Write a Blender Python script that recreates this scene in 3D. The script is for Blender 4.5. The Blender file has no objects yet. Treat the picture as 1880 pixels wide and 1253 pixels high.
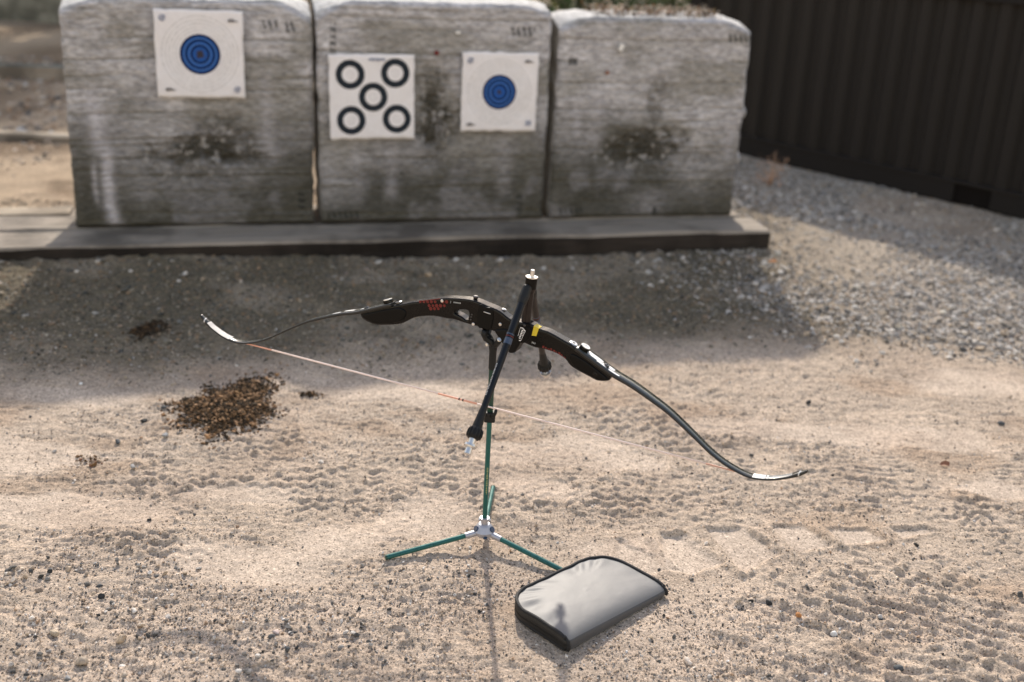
import bpy, bmesh, math, random
import numpy as np
from mathutils import Vector, Matrix, Quaternion

random.seed(7)
rng = np.random.default_rng(11)
SC = bpy.context.scene
COL = SC.collection
PI = math.pi

# ------------------------------------------------------------------ camera
cam_d = bpy.data.cameras.new('camera')
cam = bpy.data.objects.new('camera', cam_d)
COL.objects.link(cam)
SC.camera = cam
cam_d.lens = 40.0
cam_d.sensor_width = 36.0
cam_d.clip_start = 0.05
cam_d.clip_end = 2000.0
th, ro = math.radians(21.3), math.radians(2.6)
fw = Vector((0, math.cos(th), -math.sin(th)))
u0 = Vector((0, math.sin(th), math.cos(th)))
rx = Vector((1, 0, 0))
R_ = math.cos(ro) * rx + math.sin(ro) * u0
U_ = -math.sin(ro) * rx + math.cos(ro) * u0
m = Matrix((R_, U_, -fw)).transposed().to_4x4()
m.translation = Vector((0, 0, 1.54))
cam.matrix_world = m
cam_d.dof.use_dof = True
cam_d.dof.focus_distance = 2.72
cam_d.dof.aperture_fstop = 1.9

# ------------------------------------------------------------------ light
SUN_EL = math.radians(32.5)
SUN_X = -0.085                                  # the sun stands a little left of straight ahead
world = bpy.data.worlds.new('World')
SC.world = world
world.use_nodes = True
wn = world.node_tree
bg = wn.nodes['Background']
sky = wn.nodes.new('ShaderNodeTexSky')
sky.sky_type = 'NISHITA'
sky.sun_disc = False
sky.sun_elevation = SUN_EL
sky.sun_rotation = math.atan2(SUN_X, 1.0)
sky.air_density = 1.6
sky.dust_density = 0.6
sky.ozone_density = 0.6
wb = wn.nodes.new('ShaderNodeMix'); wb.data_type = 'RGBA'; wb.blend_type = 'MULTIPLY'
wb.inputs[0].default_value = 1.0; wb.inputs[7].default_value = (1.0, 0.79, 0.70, 1)   # the photograph's white balance, over the whole sky
wn.links.new(sky.outputs[0], wb.inputs[6]); wn.links.new(wb.outputs[2], bg.inputs[0])
bg.inputs[1].default_value = 0.15
sun_d = bpy.data.lights.new('sun', 'SUN')
sun_d.energy = 2.5
sun_d.angle = math.radians(1.25)
sun_d.color = (1.0, 0.92, 0.80)
sun = bpy.data.objects.new('sun', sun_d)
COL.objects.link(sun)
sv = Vector((SUN_X, 1.0, math.tan(SUN_EL) * math.hypot(SUN_X, 1.0))).normalized()
sun.rotation_euler = sv.to_track_quat('Z', 'Y').to_euler()
sun.location = (0, 0, 20)
vs = SC.view_settings
vs.view_transform = 'Standard'
vs.look = 'None'
vs.gamma = 1.0
vs.use_curve_mapping = False
vs.exposure = 1.18

# ------------------------------------------------------------------ helpers: objects
def tag(o, label=None, cat=None, group=None, kind=None):
    if label: o['label'] = label
    if cat: o['category'] = cat
    if group: o['group'] = group
    if kind: o['kind'] = kind
    return o

def link(name, me, mat=None, parent=None, loc=None):
    o = bpy.data.objects.new(name, me)
    COL.objects.link(o)
    if mat is not None and me is not None and len(me.materials) == 0:
        for q in (mat if isinstance(mat, (list, tuple)) else [mat]):
            me.materials.append(q)
    if parent is not None: o.parent = parent
    if loc is not None: o.location = loc
    return o

def empty(name, loc=(0, 0, 0), rz=0.0, mat=None):
    o = bpy.data.objects.new(name, None)
    COL.objects.link(o)
    o.empty_display_size = 0.05
    if mat is not None: o.matrix_world = mat
    else:
        o.location = loc
        o.rotation_euler = (0, 0, rz)
    return o

class MB:
    """collects shapes and links them as one mesh object"""
    def __init__(s): s.v = []; s.f = []; s.mi = []; s.sm = []
    def add(s, vs_, fs, mi=0, smooth=True):
        b = len(s.v)
        s.v += [tuple(p) for p in vs_]
        for f in fs:
            s.f.append([b + i for i in f]); s.mi.append(mi); s.sm.append(smooth)
    def mesh(s, name, off=(0, 0, 0)):
        me = bpy.data.meshes.new(name)
        o = Vector(off)
        me.from_pydata([Vector(p) - o for p in s.v], [], s.f)
        me.polygons.foreach_set('material_index', s.mi)
        me.polygons.foreach_set('use_smooth', s.sm)
        me.update()
        return me
    def build(s, name, mat, parent=None, off=(0, 0, 0), loc=None):
        return link(name, s.mesh(name, off), mat, parent, loc)
    # --- shapes
    def tube(s, path, rad, seg=12, mi=0, caps=True, squash=None):
        P = [Vector(p) for p in path]
        n = len(P)
        if not isinstance(rad, (list, tuple)): rad = [rad] * n
        T = []
        for i in range(n):
            t = P[min(i + 1, n - 1)] - P[max(i - 1, 0)]
            if t.length < 1e-9: t = T[-1] if T else Vector((0, 0, 1))
            T.append(t.normalized())
        up = Vector((0, 0, 1)) if abs(T[0].z) < 0.9 else Vector((1, 0, 0))
        nrm = (up - T[0] * up.dot(T[0])).normalized()
        vs_, fs = [], []
        for i in range(n):
            nrm = (nrm - T[i] * nrm.dot(T[i])).normalized()
            bi = T[i].cross(nrm)
            for k in range(seg):
                a = 2 * PI * k / seg
                vs_.append(P[i] + (nrm * math.cos(a) + bi * math.sin(a)) * rad[i])
        for i in range(n - 1):
            for k in range(seg):
                a, b = i * seg + k, i * seg + (k + 1) % seg
                fs.append((a, b, b + seg, a + seg))
        s.add(vs_, fs, mi, True)
        if caps:
            b = len(s.v) - len(vs_)
            s.f.append([b + k for k in range(seg)][::-1]); s.mi.append(mi); s.sm.append(False)
            s.f.append([b + (n - 1) * seg + k for k in range(seg)]); s.mi.append(mi); s.sm.append(False)
        return s
    def lathe(s, p0, axis, prof, seg=20, mi=0):
        """prof: (distance along axis, radius)"""
        ax = Vector(axis).normalized(); p0 = Vector(p0)
        path = [p0 + ax * d for d, r in prof]
        up = Vector((0, 0, 1)) if abs(ax.z) < 0.9 else Vector((1, 0, 0))
        n = (up - ax * up.dot(ax)).normalized(); bi = ax.cross(n)
        vs_, fs = [], []
        for (d, r), c in zip(prof, path):
            for k in range(seg):
                a = 2 * PI * k / seg
                vs_.append(c + (n * math.cos(a) + bi * math.sin(a)) * r)
        for i in range(len(prof) - 1):
            for k in range(seg):
                a, b = i * seg + k, i * seg + (k + 1) % seg
                fs.append((a, b, b + seg, a + seg))
        fs.append(tuple(range(seg))[::-1])
        fs.append(tuple((len(prof) - 1) * seg + k for k in range(seg)))
        s.add(vs_, fs, mi, False)
        return s
    def box(s, c, size, bev=0.0, mi=0, rot=None):
        bm = bmesh.new()
        bmesh.ops.create_cube(bm, size=1.0)
        bmesh.ops.scale(bm, vec=Vector(size), verts=bm.verts)
        if bev > 0:
            bmesh.ops.bevel(bm, geom=bm.edges[:], offset=bev, segments=2, affect='EDGES', profile=0.6)
        M = Matrix.Translation(Vector(c)) @ (rot.to_4x4() if rot is not None else Matrix.Identity(4))
        bm.verts.ensure_lookup_table()
        vs_ = [M @ v.co for v in bm.verts]
        fs = [[v.index for v in f.verts] for f in bm.faces]
        bm.free()
        s.add(vs_, fs, mi, False)
        return s

def np_mesh(name, V, Fq, col=None, smooth=True, mat=None, relief=None):
    """numpy arrays -> mesh; Fq is an (n,3) or (n,4) index array"""
    me = bpy.data.meshes.new(name)
    n, k = Fq.shape
    me.vertices.add(len(V)); me.vertices.foreach_set('co', V.astype(np.float32).ravel())
    me.loops.add(n * k); me.loops.foreach_set('vertex_index', Fq.astype(np.int32).ravel())
    me.polygons.add(n)
    me.polygons.foreach_set('loop_start', np.arange(0, n * k, k, dtype=np.int32))
    me.polygons.foreach_set('use_smooth', np.full(n, smooth))
    me.update(calc_edges=True)
    if col is not None:
        ca = me.color_attributes.new('tint', 'FLOAT_COLOR', 'POINT')
        c4 = np.ones((len(V), 4), np.float32); c4[:, :3] = col
        ca.data.foreach_set('color', c4.ravel())
    if relief is not None:
        fa = me.attributes.new('relief', 'FLOAT', 'POINT'); fa.data.foreach_set('value', relief.astype(np.float32))
    if mat: me.materials.append(mat)
    return me

# ------------------------------------------------------------------ helpers: noise
def _h(ix, iy, s):
    n = (ix.astype(np.int64) * 374761393 + iy.astype(np.int64) * 668265263 + s * 1442695041) & 0xffffffff
    n = ((n ^ (n >> 13)) * 1274126177) & 0xffffffff
    return ((n ^ (n >> 16)) & 0xffffff) / float(0xffffff)

def vn(x, y, s=0):
    x = np.asarray(x, float); y = np.asarray(y, float)
    ix, iy = np.floor(x), np.floor(y)
    fx, fy = x - ix, y - iy
    fx = fx * fx * fx * (fx * (fx * 6 - 15) + 10); fy = fy * fy * fy * (fy * (fy * 6 - 15) + 10)
    a, b = _h(ix, iy, s), _h(ix + 1, iy, s)
    c, d = _h(ix, iy + 1, s), _h(ix + 1, iy + 1, s)
    return (a + (b - a) * fx) * (1 - fy) + (c + (d - c) * fx) * fy

def fbm(x, y, s=0, o=4, g=0.5):
    t = 0; a = 1.0; n = 0
    for i in range(o):
        ca, sa = math.cos(0.6 * i), math.sin(0.6 * i)
        t = t + a * vn((x * ca - y * sa) * 2 ** i, (x * sa + y * ca) * 2 ** i, s + i * 17); n += a; a *= g
    return t / n

def sst(a, b, x):
    t = np.clip((x - a) / (b - a), 0, 1)
    return t * t * (3 - 2 * t)

# ------------------------------------------------------------------ helpers: materials
class NT:
    def __init__(s, name):
        s.m = bpy.data.materials.new(name); s.m.use_nodes = True
        s.t = s.m.node_tree; s.b = s.t.nodes['Principled BSDF']
    def n(s, typ, **kw):
        x = s.t.nodes.new(typ)
        for k, v in kw.items(): setattr(x, k, v)
        return x
    def l(s, a, b): s.t.links.new(a, b)
    def val(s, sock, v):
        if isinstance(v, bpy.types.NodeSocket): s.l(v, sock)
        else: sock.default_value = v
    def math(s, op, a, b=0.0, c=None, clamp=False):
        x = s.n('ShaderNodeMath', operation=op); x.use_clamp = clamp
        s.val(x.inputs[0], a); s.val(x.inputs[1], b)
        if c is not None: s.val(x.inputs[2], c)
        return x.outputs[0]
    def mix(s, f, a, b, mode='MIX'):
        x = s.n('ShaderNodeMix', data_type='RGBA', blend_type=mode)
        s.val(x.inputs[0], f)
        s.val(x.inputs[6], a if isinstance(a, bpy.types.NodeSocket) else (*a, 1))
        s.val(x.inputs[7], b if isinstance(b, bpy.types.NodeSocket) else (*b, 1))
        return x.outputs[2]
    def obj(s): return s.n('ShaderNodeTexCoord').outputs['Object']
    def scaled(s, v, sc):
        x = s.n('ShaderNodeMapping'); s.l(v, x.inputs[0]); x.inputs[3].default_value = sc
        return x.outputs[0]
    def noise(s, v, scale, detail=4, rough=0.55, out=0):
        x = s.n('ShaderNodeTexNoise'); s.l(v, x.inputs['Vector'])
        x.inputs['Scale'].default_value = scale; x.inputs['Detail'].default_value = detail
        x.inputs['Roughness'].default_value = rough
        return x.outputs[out]
    def ramp(s, f, lo, hi):
        x = s.n('ShaderNodeMapRange'); s.l(f, x.inputs[0])
        x.inputs[1].default_value = lo; x.inputs[2].default_value = hi
        return x.outputs[0]
    def bump(s, hgt, strength=0.3, dist=0.002, nrm=None):
        x = s.n('ShaderNodeBump'); s.l(hgt, x.inputs['Height'])
        x.inputs['Strength'].default_value = strength; x.inputs['Distance'].default_value = dist
        if nrm is not None: s.l(nrm, x.inputs['Normal'])
        s.l(x.outputs[0], s.b.inputs['Normal'])
        return x.outputs[0]
    def base(s, c):
        s.val(s.b.inputs['Base Color'], c if isinstance(c, bpy.types.NodeSocket) else (*c, 1))
    def set(s, rough=0.6, metal=0.0, spec=0.5, coat=0.0):
        s.b.inputs['Roughness'].default_value = rough if not isinstance(rough, bpy.types.NodeSocket) else 0.5
        if isinstance(rough, bpy.types.NodeSocket): s.l(rough, s.b.inputs['Roughness'])
        s.b.inputs['Metallic'].default_value = metal
        s.b.inputs['Specular IOR Level'].default_value = spec
        s.b.inputs['Coat Weight'].default_value = coat
        return s

def worn(name, c, rough=0.5, metal=0.0, spec=0.5, var=0.25, scale=60, coat=0.0, bump=0.1, bd=0.0006):
    """a plain material with a little uneven colour, gloss and relief"""
    t = NT(name); o = t.obj()
    n = t.noise(o, scale, 4)
    lo = tuple(x * (1 - var) for x in c); hi = tuple(min(1, x * (1 + var)) for x in c)
    t.base(t.mix(n, lo, hi))
    t.set(t.math('MULTIPLY_ADD', n, 0.25, rough - 0.12), metal, spec, coat)
    if bump: t.bump(t.noise(o, scale * 5, 3), bump, bd)
    return t.m

# ground: vertex tint times speckle
def ground_mat():
    t = NT('dry_dirt'); o = t.obj()
    a = t.n('ShaderNodeVertexColor', layer_name='tint').outputs[0]
    sp = t.noise(o, 210, 4, 0.75)
    sp2 = t.noise(o, 60, 4, 0.65)
    sp3 = t.noise(o, 620, 3, 0.7)
    def vor(scale, out='Distance'):
        x = t.n('ShaderNodeTexVoronoi'); t.l(o, x.inputs['Vector']); x.inputs['Scale'].default_value = scale
        return x.outputs[out]
    v1, v2 = vor(150), vor(330)
    vc = t.n('ShaderNodeSeparateColor'); t.l(vor(260, 'Color'), vc.inputs[0])
    k = t.math('MULTIPLY_ADD', t.ramp(sp, 0.32, 0.7), 0.5, 0.74)
    k = t.math('MULTIPLY', k, t.math('MULTIPLY_ADD', t.ramp(sp2, 0.28, 0.7), 0.40, 0.80))
    k = t.math('MULTIPLY', k, t.math('MULTIPLY_ADD', t.ramp(sp3, 0.3, 0.7), 0.5, 0.75))
    k = t.math('MULTIPLY', k, t.math('MULTIPLY_ADD', vc.outputs[0], 0.36, 0.84))
    dk = t.math('GREATER_THAN', vc.outputs[1], 0.93)                      # single dark and pale grains
    k = t.math('MULTIPLY', k, t.math('MULTIPLY_ADD', dk, -0.55, 1.0))
    pl = t.math('GREATER_THAN', vc.outputs[2], 0.94)
    k = t.math('MULTIPLY', k, t.math('MULTIPLY_ADD', pl, 0.35, 1.0))
    gr = t.n('ShaderNodeCombineColor')
    for i in range(3): t.l(k, gr.inputs[i])
    c = t.mix(1.0, a, gr.outputs[0], 'MULTIPLY')
    t.base(c); t.set(0.95, 0, 0.10)
    hh = t.math('ADD', t.math('MULTIPLY', sp, 1.1), t.math('MULTIPLY', sp3, 0.45))
    hh = t.math('SUBTRACT', hh, t.math('MULTIPLY', v1, 0.5))
    hh = t.math('SUBTRACT', hh, t.math('MULTIPLY', v2, 0.3))
    ra = t.n('ShaderNodeAttribute', attribute_name='relief')
    t.bump(t.math('MULTIPLY', hh, ra.outputs['Fac']), 0.8, 0.0038)
    return t.m
M_GROUND = ground_mat()

def tint_mat(name, rough=0.85, spec=0.25, scale=220, amt=0.35, bump=0.4, bd=0.001, stretch=None):
    t = NT(name); o = t.obj()
    if stretch: o = t.scaled(o, stretch)
    a = t.n('ShaderNodeVertexColor', layer_name='tint').outputs[0]
    n = t.noise(o, scale, 5, 0.6)
    k = t.math('MULTIPLY_ADD', t.ramp(n, 0.28, 0.72), amt * 2, 1 - amt)
    gr = t.n('ShaderNodeCombineColor')
    for i in range(3): t.l(k, gr.inputs[i])
    t.base(t.mix(1.0, a, gr.outputs[0], 'MULTIPLY')); t.set(rough, 0, spec)
    t.bump(n, bump, bd)
    return t.m
M_STONE = tint_mat('gravel_stone', 0.8, 0.3, 140, 0.3)
M_FOAM = tint_mat('weathered_layered_foam', 0.95, 0.1, 34, 0.36, 0.8, 0.006, (1.0, 2.0, 2.6))
M_CRUMB = tint_mat('brown_crumbs', 0.95, 0.1, 300, 0.4)
M_LEAF = tint_mat('leaf', 0.7, 0.25, 60, 0.3, 0.2)

def wood(name, c1, c2, rough=0.85):
    t = NT(name); o = t.obj()
    g = t.noise(t.scaled(o, (1.2, 26, 26)), 3.0, 6, 0.65)
    s = t.noise(o, 3.2, 4)
    c = t.mix(t.ramp(g, 0.3, 0.7), c1, c2)
    c = t.mix(t.math('MULTIPLY', t.ramp(s, 0.46, 0.64), 0.75), c, tuple(x * 0.38 for x in c1))
    t.base(c); t.set(rough, 0, 0.2)
    t.bump(g, 0.8, 0.006)
    return t.m
M_SLEEPER = wood('weathered_sleeper_wood', (0.22, 0.185, 0.15), (0.36, 0.31, 0.255))
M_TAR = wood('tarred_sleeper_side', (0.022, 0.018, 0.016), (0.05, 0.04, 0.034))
M_PALEWOOD = wood('sun_bleached_board', (0.42, 0.34, 0.25), (0.6, 0.5, 0.38))
M_GREYLOG = wood('grey_green_timber', (0.16, 0.16, 0.13), (0.3, 0.29, 0.25))
M_BARK = wood('bark', (0.06, 0.045, 0.035), (0.13, 0.1, 0.08))

M_CONT = worn('dark_painted_steel', (0.0122, 0.0101, 0.0094), 0.62, 0.0, 0.28, 0.3, 6, bump=0.15)
M_CONTRAIL = worn('dark_rail_steel', (0.007, 0.0055, 0.0055), 0.7, 0.0, 0.3, 0.3, 8)
M_POCKET = worn('rail_pocket_black', (0.0085, 0.007, 0.0068), 0.9, 0, 0.1)
M_ANOD = worn('black_anodised_aluminium', (0.0022, 0.0018, 0.0019), 0.25, 0.0, 0.24, 0.25, 90, bump=0.04)
M_ANOD2 = worn('satin_black_plate', (0.002, 0.0017, 0.0018), 0.42, 0.0, 0.16, 0.25, 90, bump=0.05)
M_GRIP = worn('black_grip_plastic', (0.0028, 0.0024, 0.0025), 0.5, 0.0, 0.18, 0.3, 120, bump=0.12)
M_RUBBER = worn('black_rubber', (0.009, 0.0095, 0.010), 0.55, 0.0, 0.3, 0.3, 120)
M_CARBON = worn('blue_black_carbon_tube', (0.0035, 0.0045, 0.0075), 0.36, 0.0, 0.26, 0.3, 120, coat=0.05, bump=0.03)
M_CARBON2 = worn('red_black_carbon_tube', (0.012, 0.007, 0.007), 0.38, 0.0, 0.3, 0.3, 120, coat=0.05, bump=0.03)
M_STEEL = worn('polished_steel', (0.66, 0.65, 0.64), 0.32, 1.0, 0.5, 0.1, 40, bump=0.02)
M_BOLT = worn('dark_bolt_steel', (0.10, 0.10, 0.105), 0.3, 1.0, 0.5, 0.3, 90, bump=0.03)
M_BRASS = worn('brass_coloured_weight', (0.55, 0.36, 0.2), 0.3, 1.0, 0.5, 0.15, 60)
M_ALU = worn('cast_aluminium', (0.44, 0.44, 0.48), 0.45, 0.7, 0.5, 0.12, 90)
M_NAVY = worn('navy_hub_recess', (0.015, 0.045, 0.11), 0.35, 0.0, 0.5, 0.3, 90)
M_TEAL = worn('teal_green_anodised_tube', (0.012, 0.105, 0.095), 0.3, 0.35, 0.6, 0.2, 70, bump=0.03)
M_DKGREEN = worn('dark_green_pole', (0.012, 0.050, 0.034), 0.34, 0.2, 0.5, 0.25, 70, bump=0.03)
M_LIMB = worn('dark_olive_limb_laminate', (0.018, 0.021, 0.016), 0.27, 0.0, 0.4, 0.2, 60, coat=0.35, bump=0.0)
M_LIMBEDGE = worn('black_limb_core', (0.008, 0.008, 0.008), 0.35, 0.0, 0.5, 0.2, 60)
M_WHITE = worn('white_print', (0.72, 0.71, 0.70), 0.5, 0.0, 0.4, 0.06, 60)
M_OFFWHITE = worn('off_white_band', (0.27, 0.26, 0.262), 0.55, 0.0, 0.2, 0.08, 60)
M_GREYPRINT = worn('grey_print', (0.36, 0.37, 0.37), 0.5, 0.0, 0.4, 0.1, 60)
M_RED = worn('red_print', (0.13, 0.007, 0.006), 0.42, 0.0, 0.4, 0.25, 200)
M_YELLOW = worn('yellow_tape', (0.62, 0.47, 0.03), 0.55, 0.0, 0.4, 0.12, 90)
M_BLUEPRINT = worn('blue_print', (0.06, 0.10, 0.22), 0.4, 0.0, 0.4, 0.2, 90)
M_BLUEBAND = worn('blue_grey_band', (0.035, 0.055, 0.10), 0.4)
M_STRING = worn('pale_pink_string', (0.86, 0.70, 0.64), 0.7, 0.0, 0.3, 0.12, 400)
M_SERVING = worn('coral_string_serving', (0.78, 0.40, 0.29), 0.6, 0.0, 0.35, 0.2, 400)
M_NOCK = worn('dark_nocking_thread', (0.03, 0.02, 0.02), 0.6)
M_PIPING = worn('black_woven_binding', (0.017, 0.017, 0.018), 0.7, 0.0, 0.3, 0.35, 500, bump=0.5, bd=0.001)
M_ZIP = worn('black_zip', (0.012, 0.012, 0.012), 0.5, 0.0, 0.4, 0.3, 400)
M_DARKLEAF = None

def fabric(name, c, rough=0.5):
    t = NT(name); o = t.obj()
    n = t.noise(o, 14, 4)
    w = t.noise(t.scaled(o, (1, 1, 1)), 900, 2)
    t.base(t.mix(n, tuple(x * 0.88 for x in c), tuple(x * 1.1 for x in c)))
    t.set(rough, 0, 0.3)
    t.b.inputs['Sheen Weight'].default_value = 0.1
    t.bump(t.math('ADD', t.math('MULTIPLY', n, 1.0), t.math('MULTIPLY', w, 0.06)), 0.35, 0.004)
    return t.m
M_CASE = fabric('grey_nylon', (0.158, 0.155, 0.153), 0.54)
M_CASESHADE = fabric('grey_nylon_shaded', (0.062, 0.062, 0.066), 0.5)  # same nylon as the cover, darkened: the spine's shade is in this colour

# ------------------------------------------------------------------ the ground (one sheet to the horizon)
P0 = np.array([-1.939, 4.816]); D = np.array([0.9714, 0.2372]); N = np.array([-0.2372, 0.9714])
YAW = math.atan2(D[1], D[0])
BEAM_S0, BEAM_S1, BEAM_F, BEAM_H = -1.25, 3.185, -0.268, 0.10     # along / front offset from the butts' face line

PADS = [[(.30, 2.555), (.386, 2.492), (.405, 2.428), (.346, 2.387), (.28, 2.438)],
        [(.413, 2.602), (.482, 2.598), (.557, 2.468), (.469, 2.415), (.403, 2.43)],
        [(.536, 2.644), (.635, 2.653), (.712, 2.529), (.600, 2.43), (.573, 2.507)],
        [(.709, 2.67), (.808, 2.679), (.855, 2.58), (.757, 2.542)],
        [(.861, 2.673), (.973, 2.683), (1.012, 2.629), (.889, 2.588)],
        [(1.046, 2.689), (1.143, 2.703), (1.159, 2.683), (1.059, 2.643)]]
RIDGES = [[(.378, 2.57), (.428, 2.449)], [(.456, 2.618), (.567, 2.453), (.592, 2.415)], [(.643, 2.645), (.72, 2.563), (.76, 2.495)], [(.834, 2.664), (.884, 2.579), (.905, 2.558)], [(1.003, 2.68), (1.02, 2.628)]]
def poly_d(x, y, poly):
    """signed distance to a polygon, positive inside (convex enough)"""
    d = np.full(x.shape, 1e9); ins = np.zeros(x.shape, bool)
    n = len(poly)
    for i in range(n):
        ax, ay = poly[i]; bx, by = poly[(i + 1) % n]
        ex, ey = bx - ax, by - ay
        t = np.clip(((x - ax) * ex + (y - ay) * ey) / (ex * ex + ey * ey), 0, 1)
        d = np.minimum(d, np.hypot(x - ax - t * ex, y - ay - t * ey))
        c = ((ay > y) != (by > y)) & (x < (bx - ax) * (y - ay) / (by - ay + 1e-12) + ax)
        ins ^= c
    return np.where(ins, d, -d)

SMOOTH = [(-1.06, 2.60, .30, .09), (-.75, 2.72, .20, .06), (-.18, 2.62, .13, .10), (-.60, 2.38, .22, .10), (-.42, 2.49, .13, .08), (.24, 3.06, .22, .11), (.84, 3.28, .34, .09),
          (1.24, 3.28, .42, .11), (0.0, 3.04, .11, .08), (.11, 2.83, .12, .07), (1.66, 3.75, .33, .12), (-.42, 3.43, .30, .12), (-1.43, 3.30, .22, .08), (1.6, 2.95, .3, .06), (-1.5, 2.9, .3, .12), (.32, 2.5, .12, .06)]
ZIG = [(-.43, 2.76, .62, .15, 0.06), (.34, 2.76, .50, .13, 0.0), (.90, 2.42, .30, .12, 0.30), (1.15, 2.86, .42, .20, 0.20), (.54, 3.22, .20, .14, 0.0), (-.85, 2.46, .24, .08, 0.25), (.29, 3.30, .24, .13, 0.0), (-.30, 3.02, .60, .10, 0.03), (1.9, 2.9, .4, .25, .2), (-1.6, 2.5, .4, .12, .2)]
def zigzag(x, y):
    # herringbone rows left by tyres, strongest in the middle of each band
    tot = np.zeros_like(x); cov = np.zeros_like(x)
    for i, (cx, cy, rx_, ry_, an) in enumerate(ZIG):
        dx, dy = x - cx, y - cy
        e = np.hypot(dx / rx_, dy / ry_) + (vn(x * 8, y * 8, 130 + i) - .5) * .8
        k = sst(1.1, 0.55, e)
        ca, sa = math.cos(an), math.sin(an); u, v = dx * ca + dy * sa, -dx * sa + dy * ca
        per = 0.058; tri = np.abs(((u / per) % 1.0) - .5) * 2
        ph = v / 0.044 + 0.55 * tri + 0.5 * (vn(x * 14, y * 14, 140 + i) - .5)
        saw = ph % 1.0
        prof = np.where(saw < .72, saw / .72, (1 - saw) / .28)        # slow rise, steep drop towards the camera
        br = 0.25 + 0.75 * sst(0.32, 0.58, vn(x * 19, y * 19, 150 + i))
        tot += k * (1 - prof) * br; cov = np.maximum(cov, k)
    return tot, cov
def zones(x, y):
    """where it is gravel, moss and smooth sand (0..1 each)"""
    wob = (fbm(x * 1.3, y * 1.3, 91, 3) - 0.5) * 0.9
    db = (x - P0[0]) * N[0] + (y - P0[1]) * N[1]            # distance behind the butts' face line
    g_front = sst(-1.62, -0.85, db + wob * 0.9)
    g_right = sst(0.9, 1.5, x + wob) * sst(3.7, 4.25, y + wob * 0.5)
    g_left = sst(-0.9, -1.6, x + wob * 0.6) * sst(3.35, 3.9, y + wob * 0.4)
    gravel = np.clip(np.maximum(np.maximum(g_front, g_right), g_left), 0, 1)
    sandy = sst(0.5, 0.62, fbm(x * 0.9 + 3, y * 0.9, 33, 3)) * sst(1.25, 1.7, x) * sst(-0.7, 0.1, db) * sst(1.0, 0.6, db)
    gravel = gravel * (1 - 0.75 * sandy)
    moss = gravel * sst(0.36, 0.60, fbm(x * 2.1, y * 2.6, 57, 4)) * sst(1.6, 1.0, x)
    smooth = np.zeros_like(x); wsm = (fbm(x * 5, y * 7, 21, 3) - .5) * 1.3
    for cx, cy, rx_, ry_ in SMOOTH:
        smooth = np.maximum(smooth, sst(1.15, 0.6, np.hypot((x - cx) / rx_, (y - cy) / ry_) + wsm))
    smooth = smooth * (1 - gravel)
    grit = sst(0.28, 0.56, fbm(x * 2.2, y * 3.4, 71, 3)) * sst(2.55, 2.2, y + 0.10 * np.clip(x, -1.5, 1.5)) * (1 - gravel) * (1 - smooth)
    return gravel, moss, smooth, grit

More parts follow.
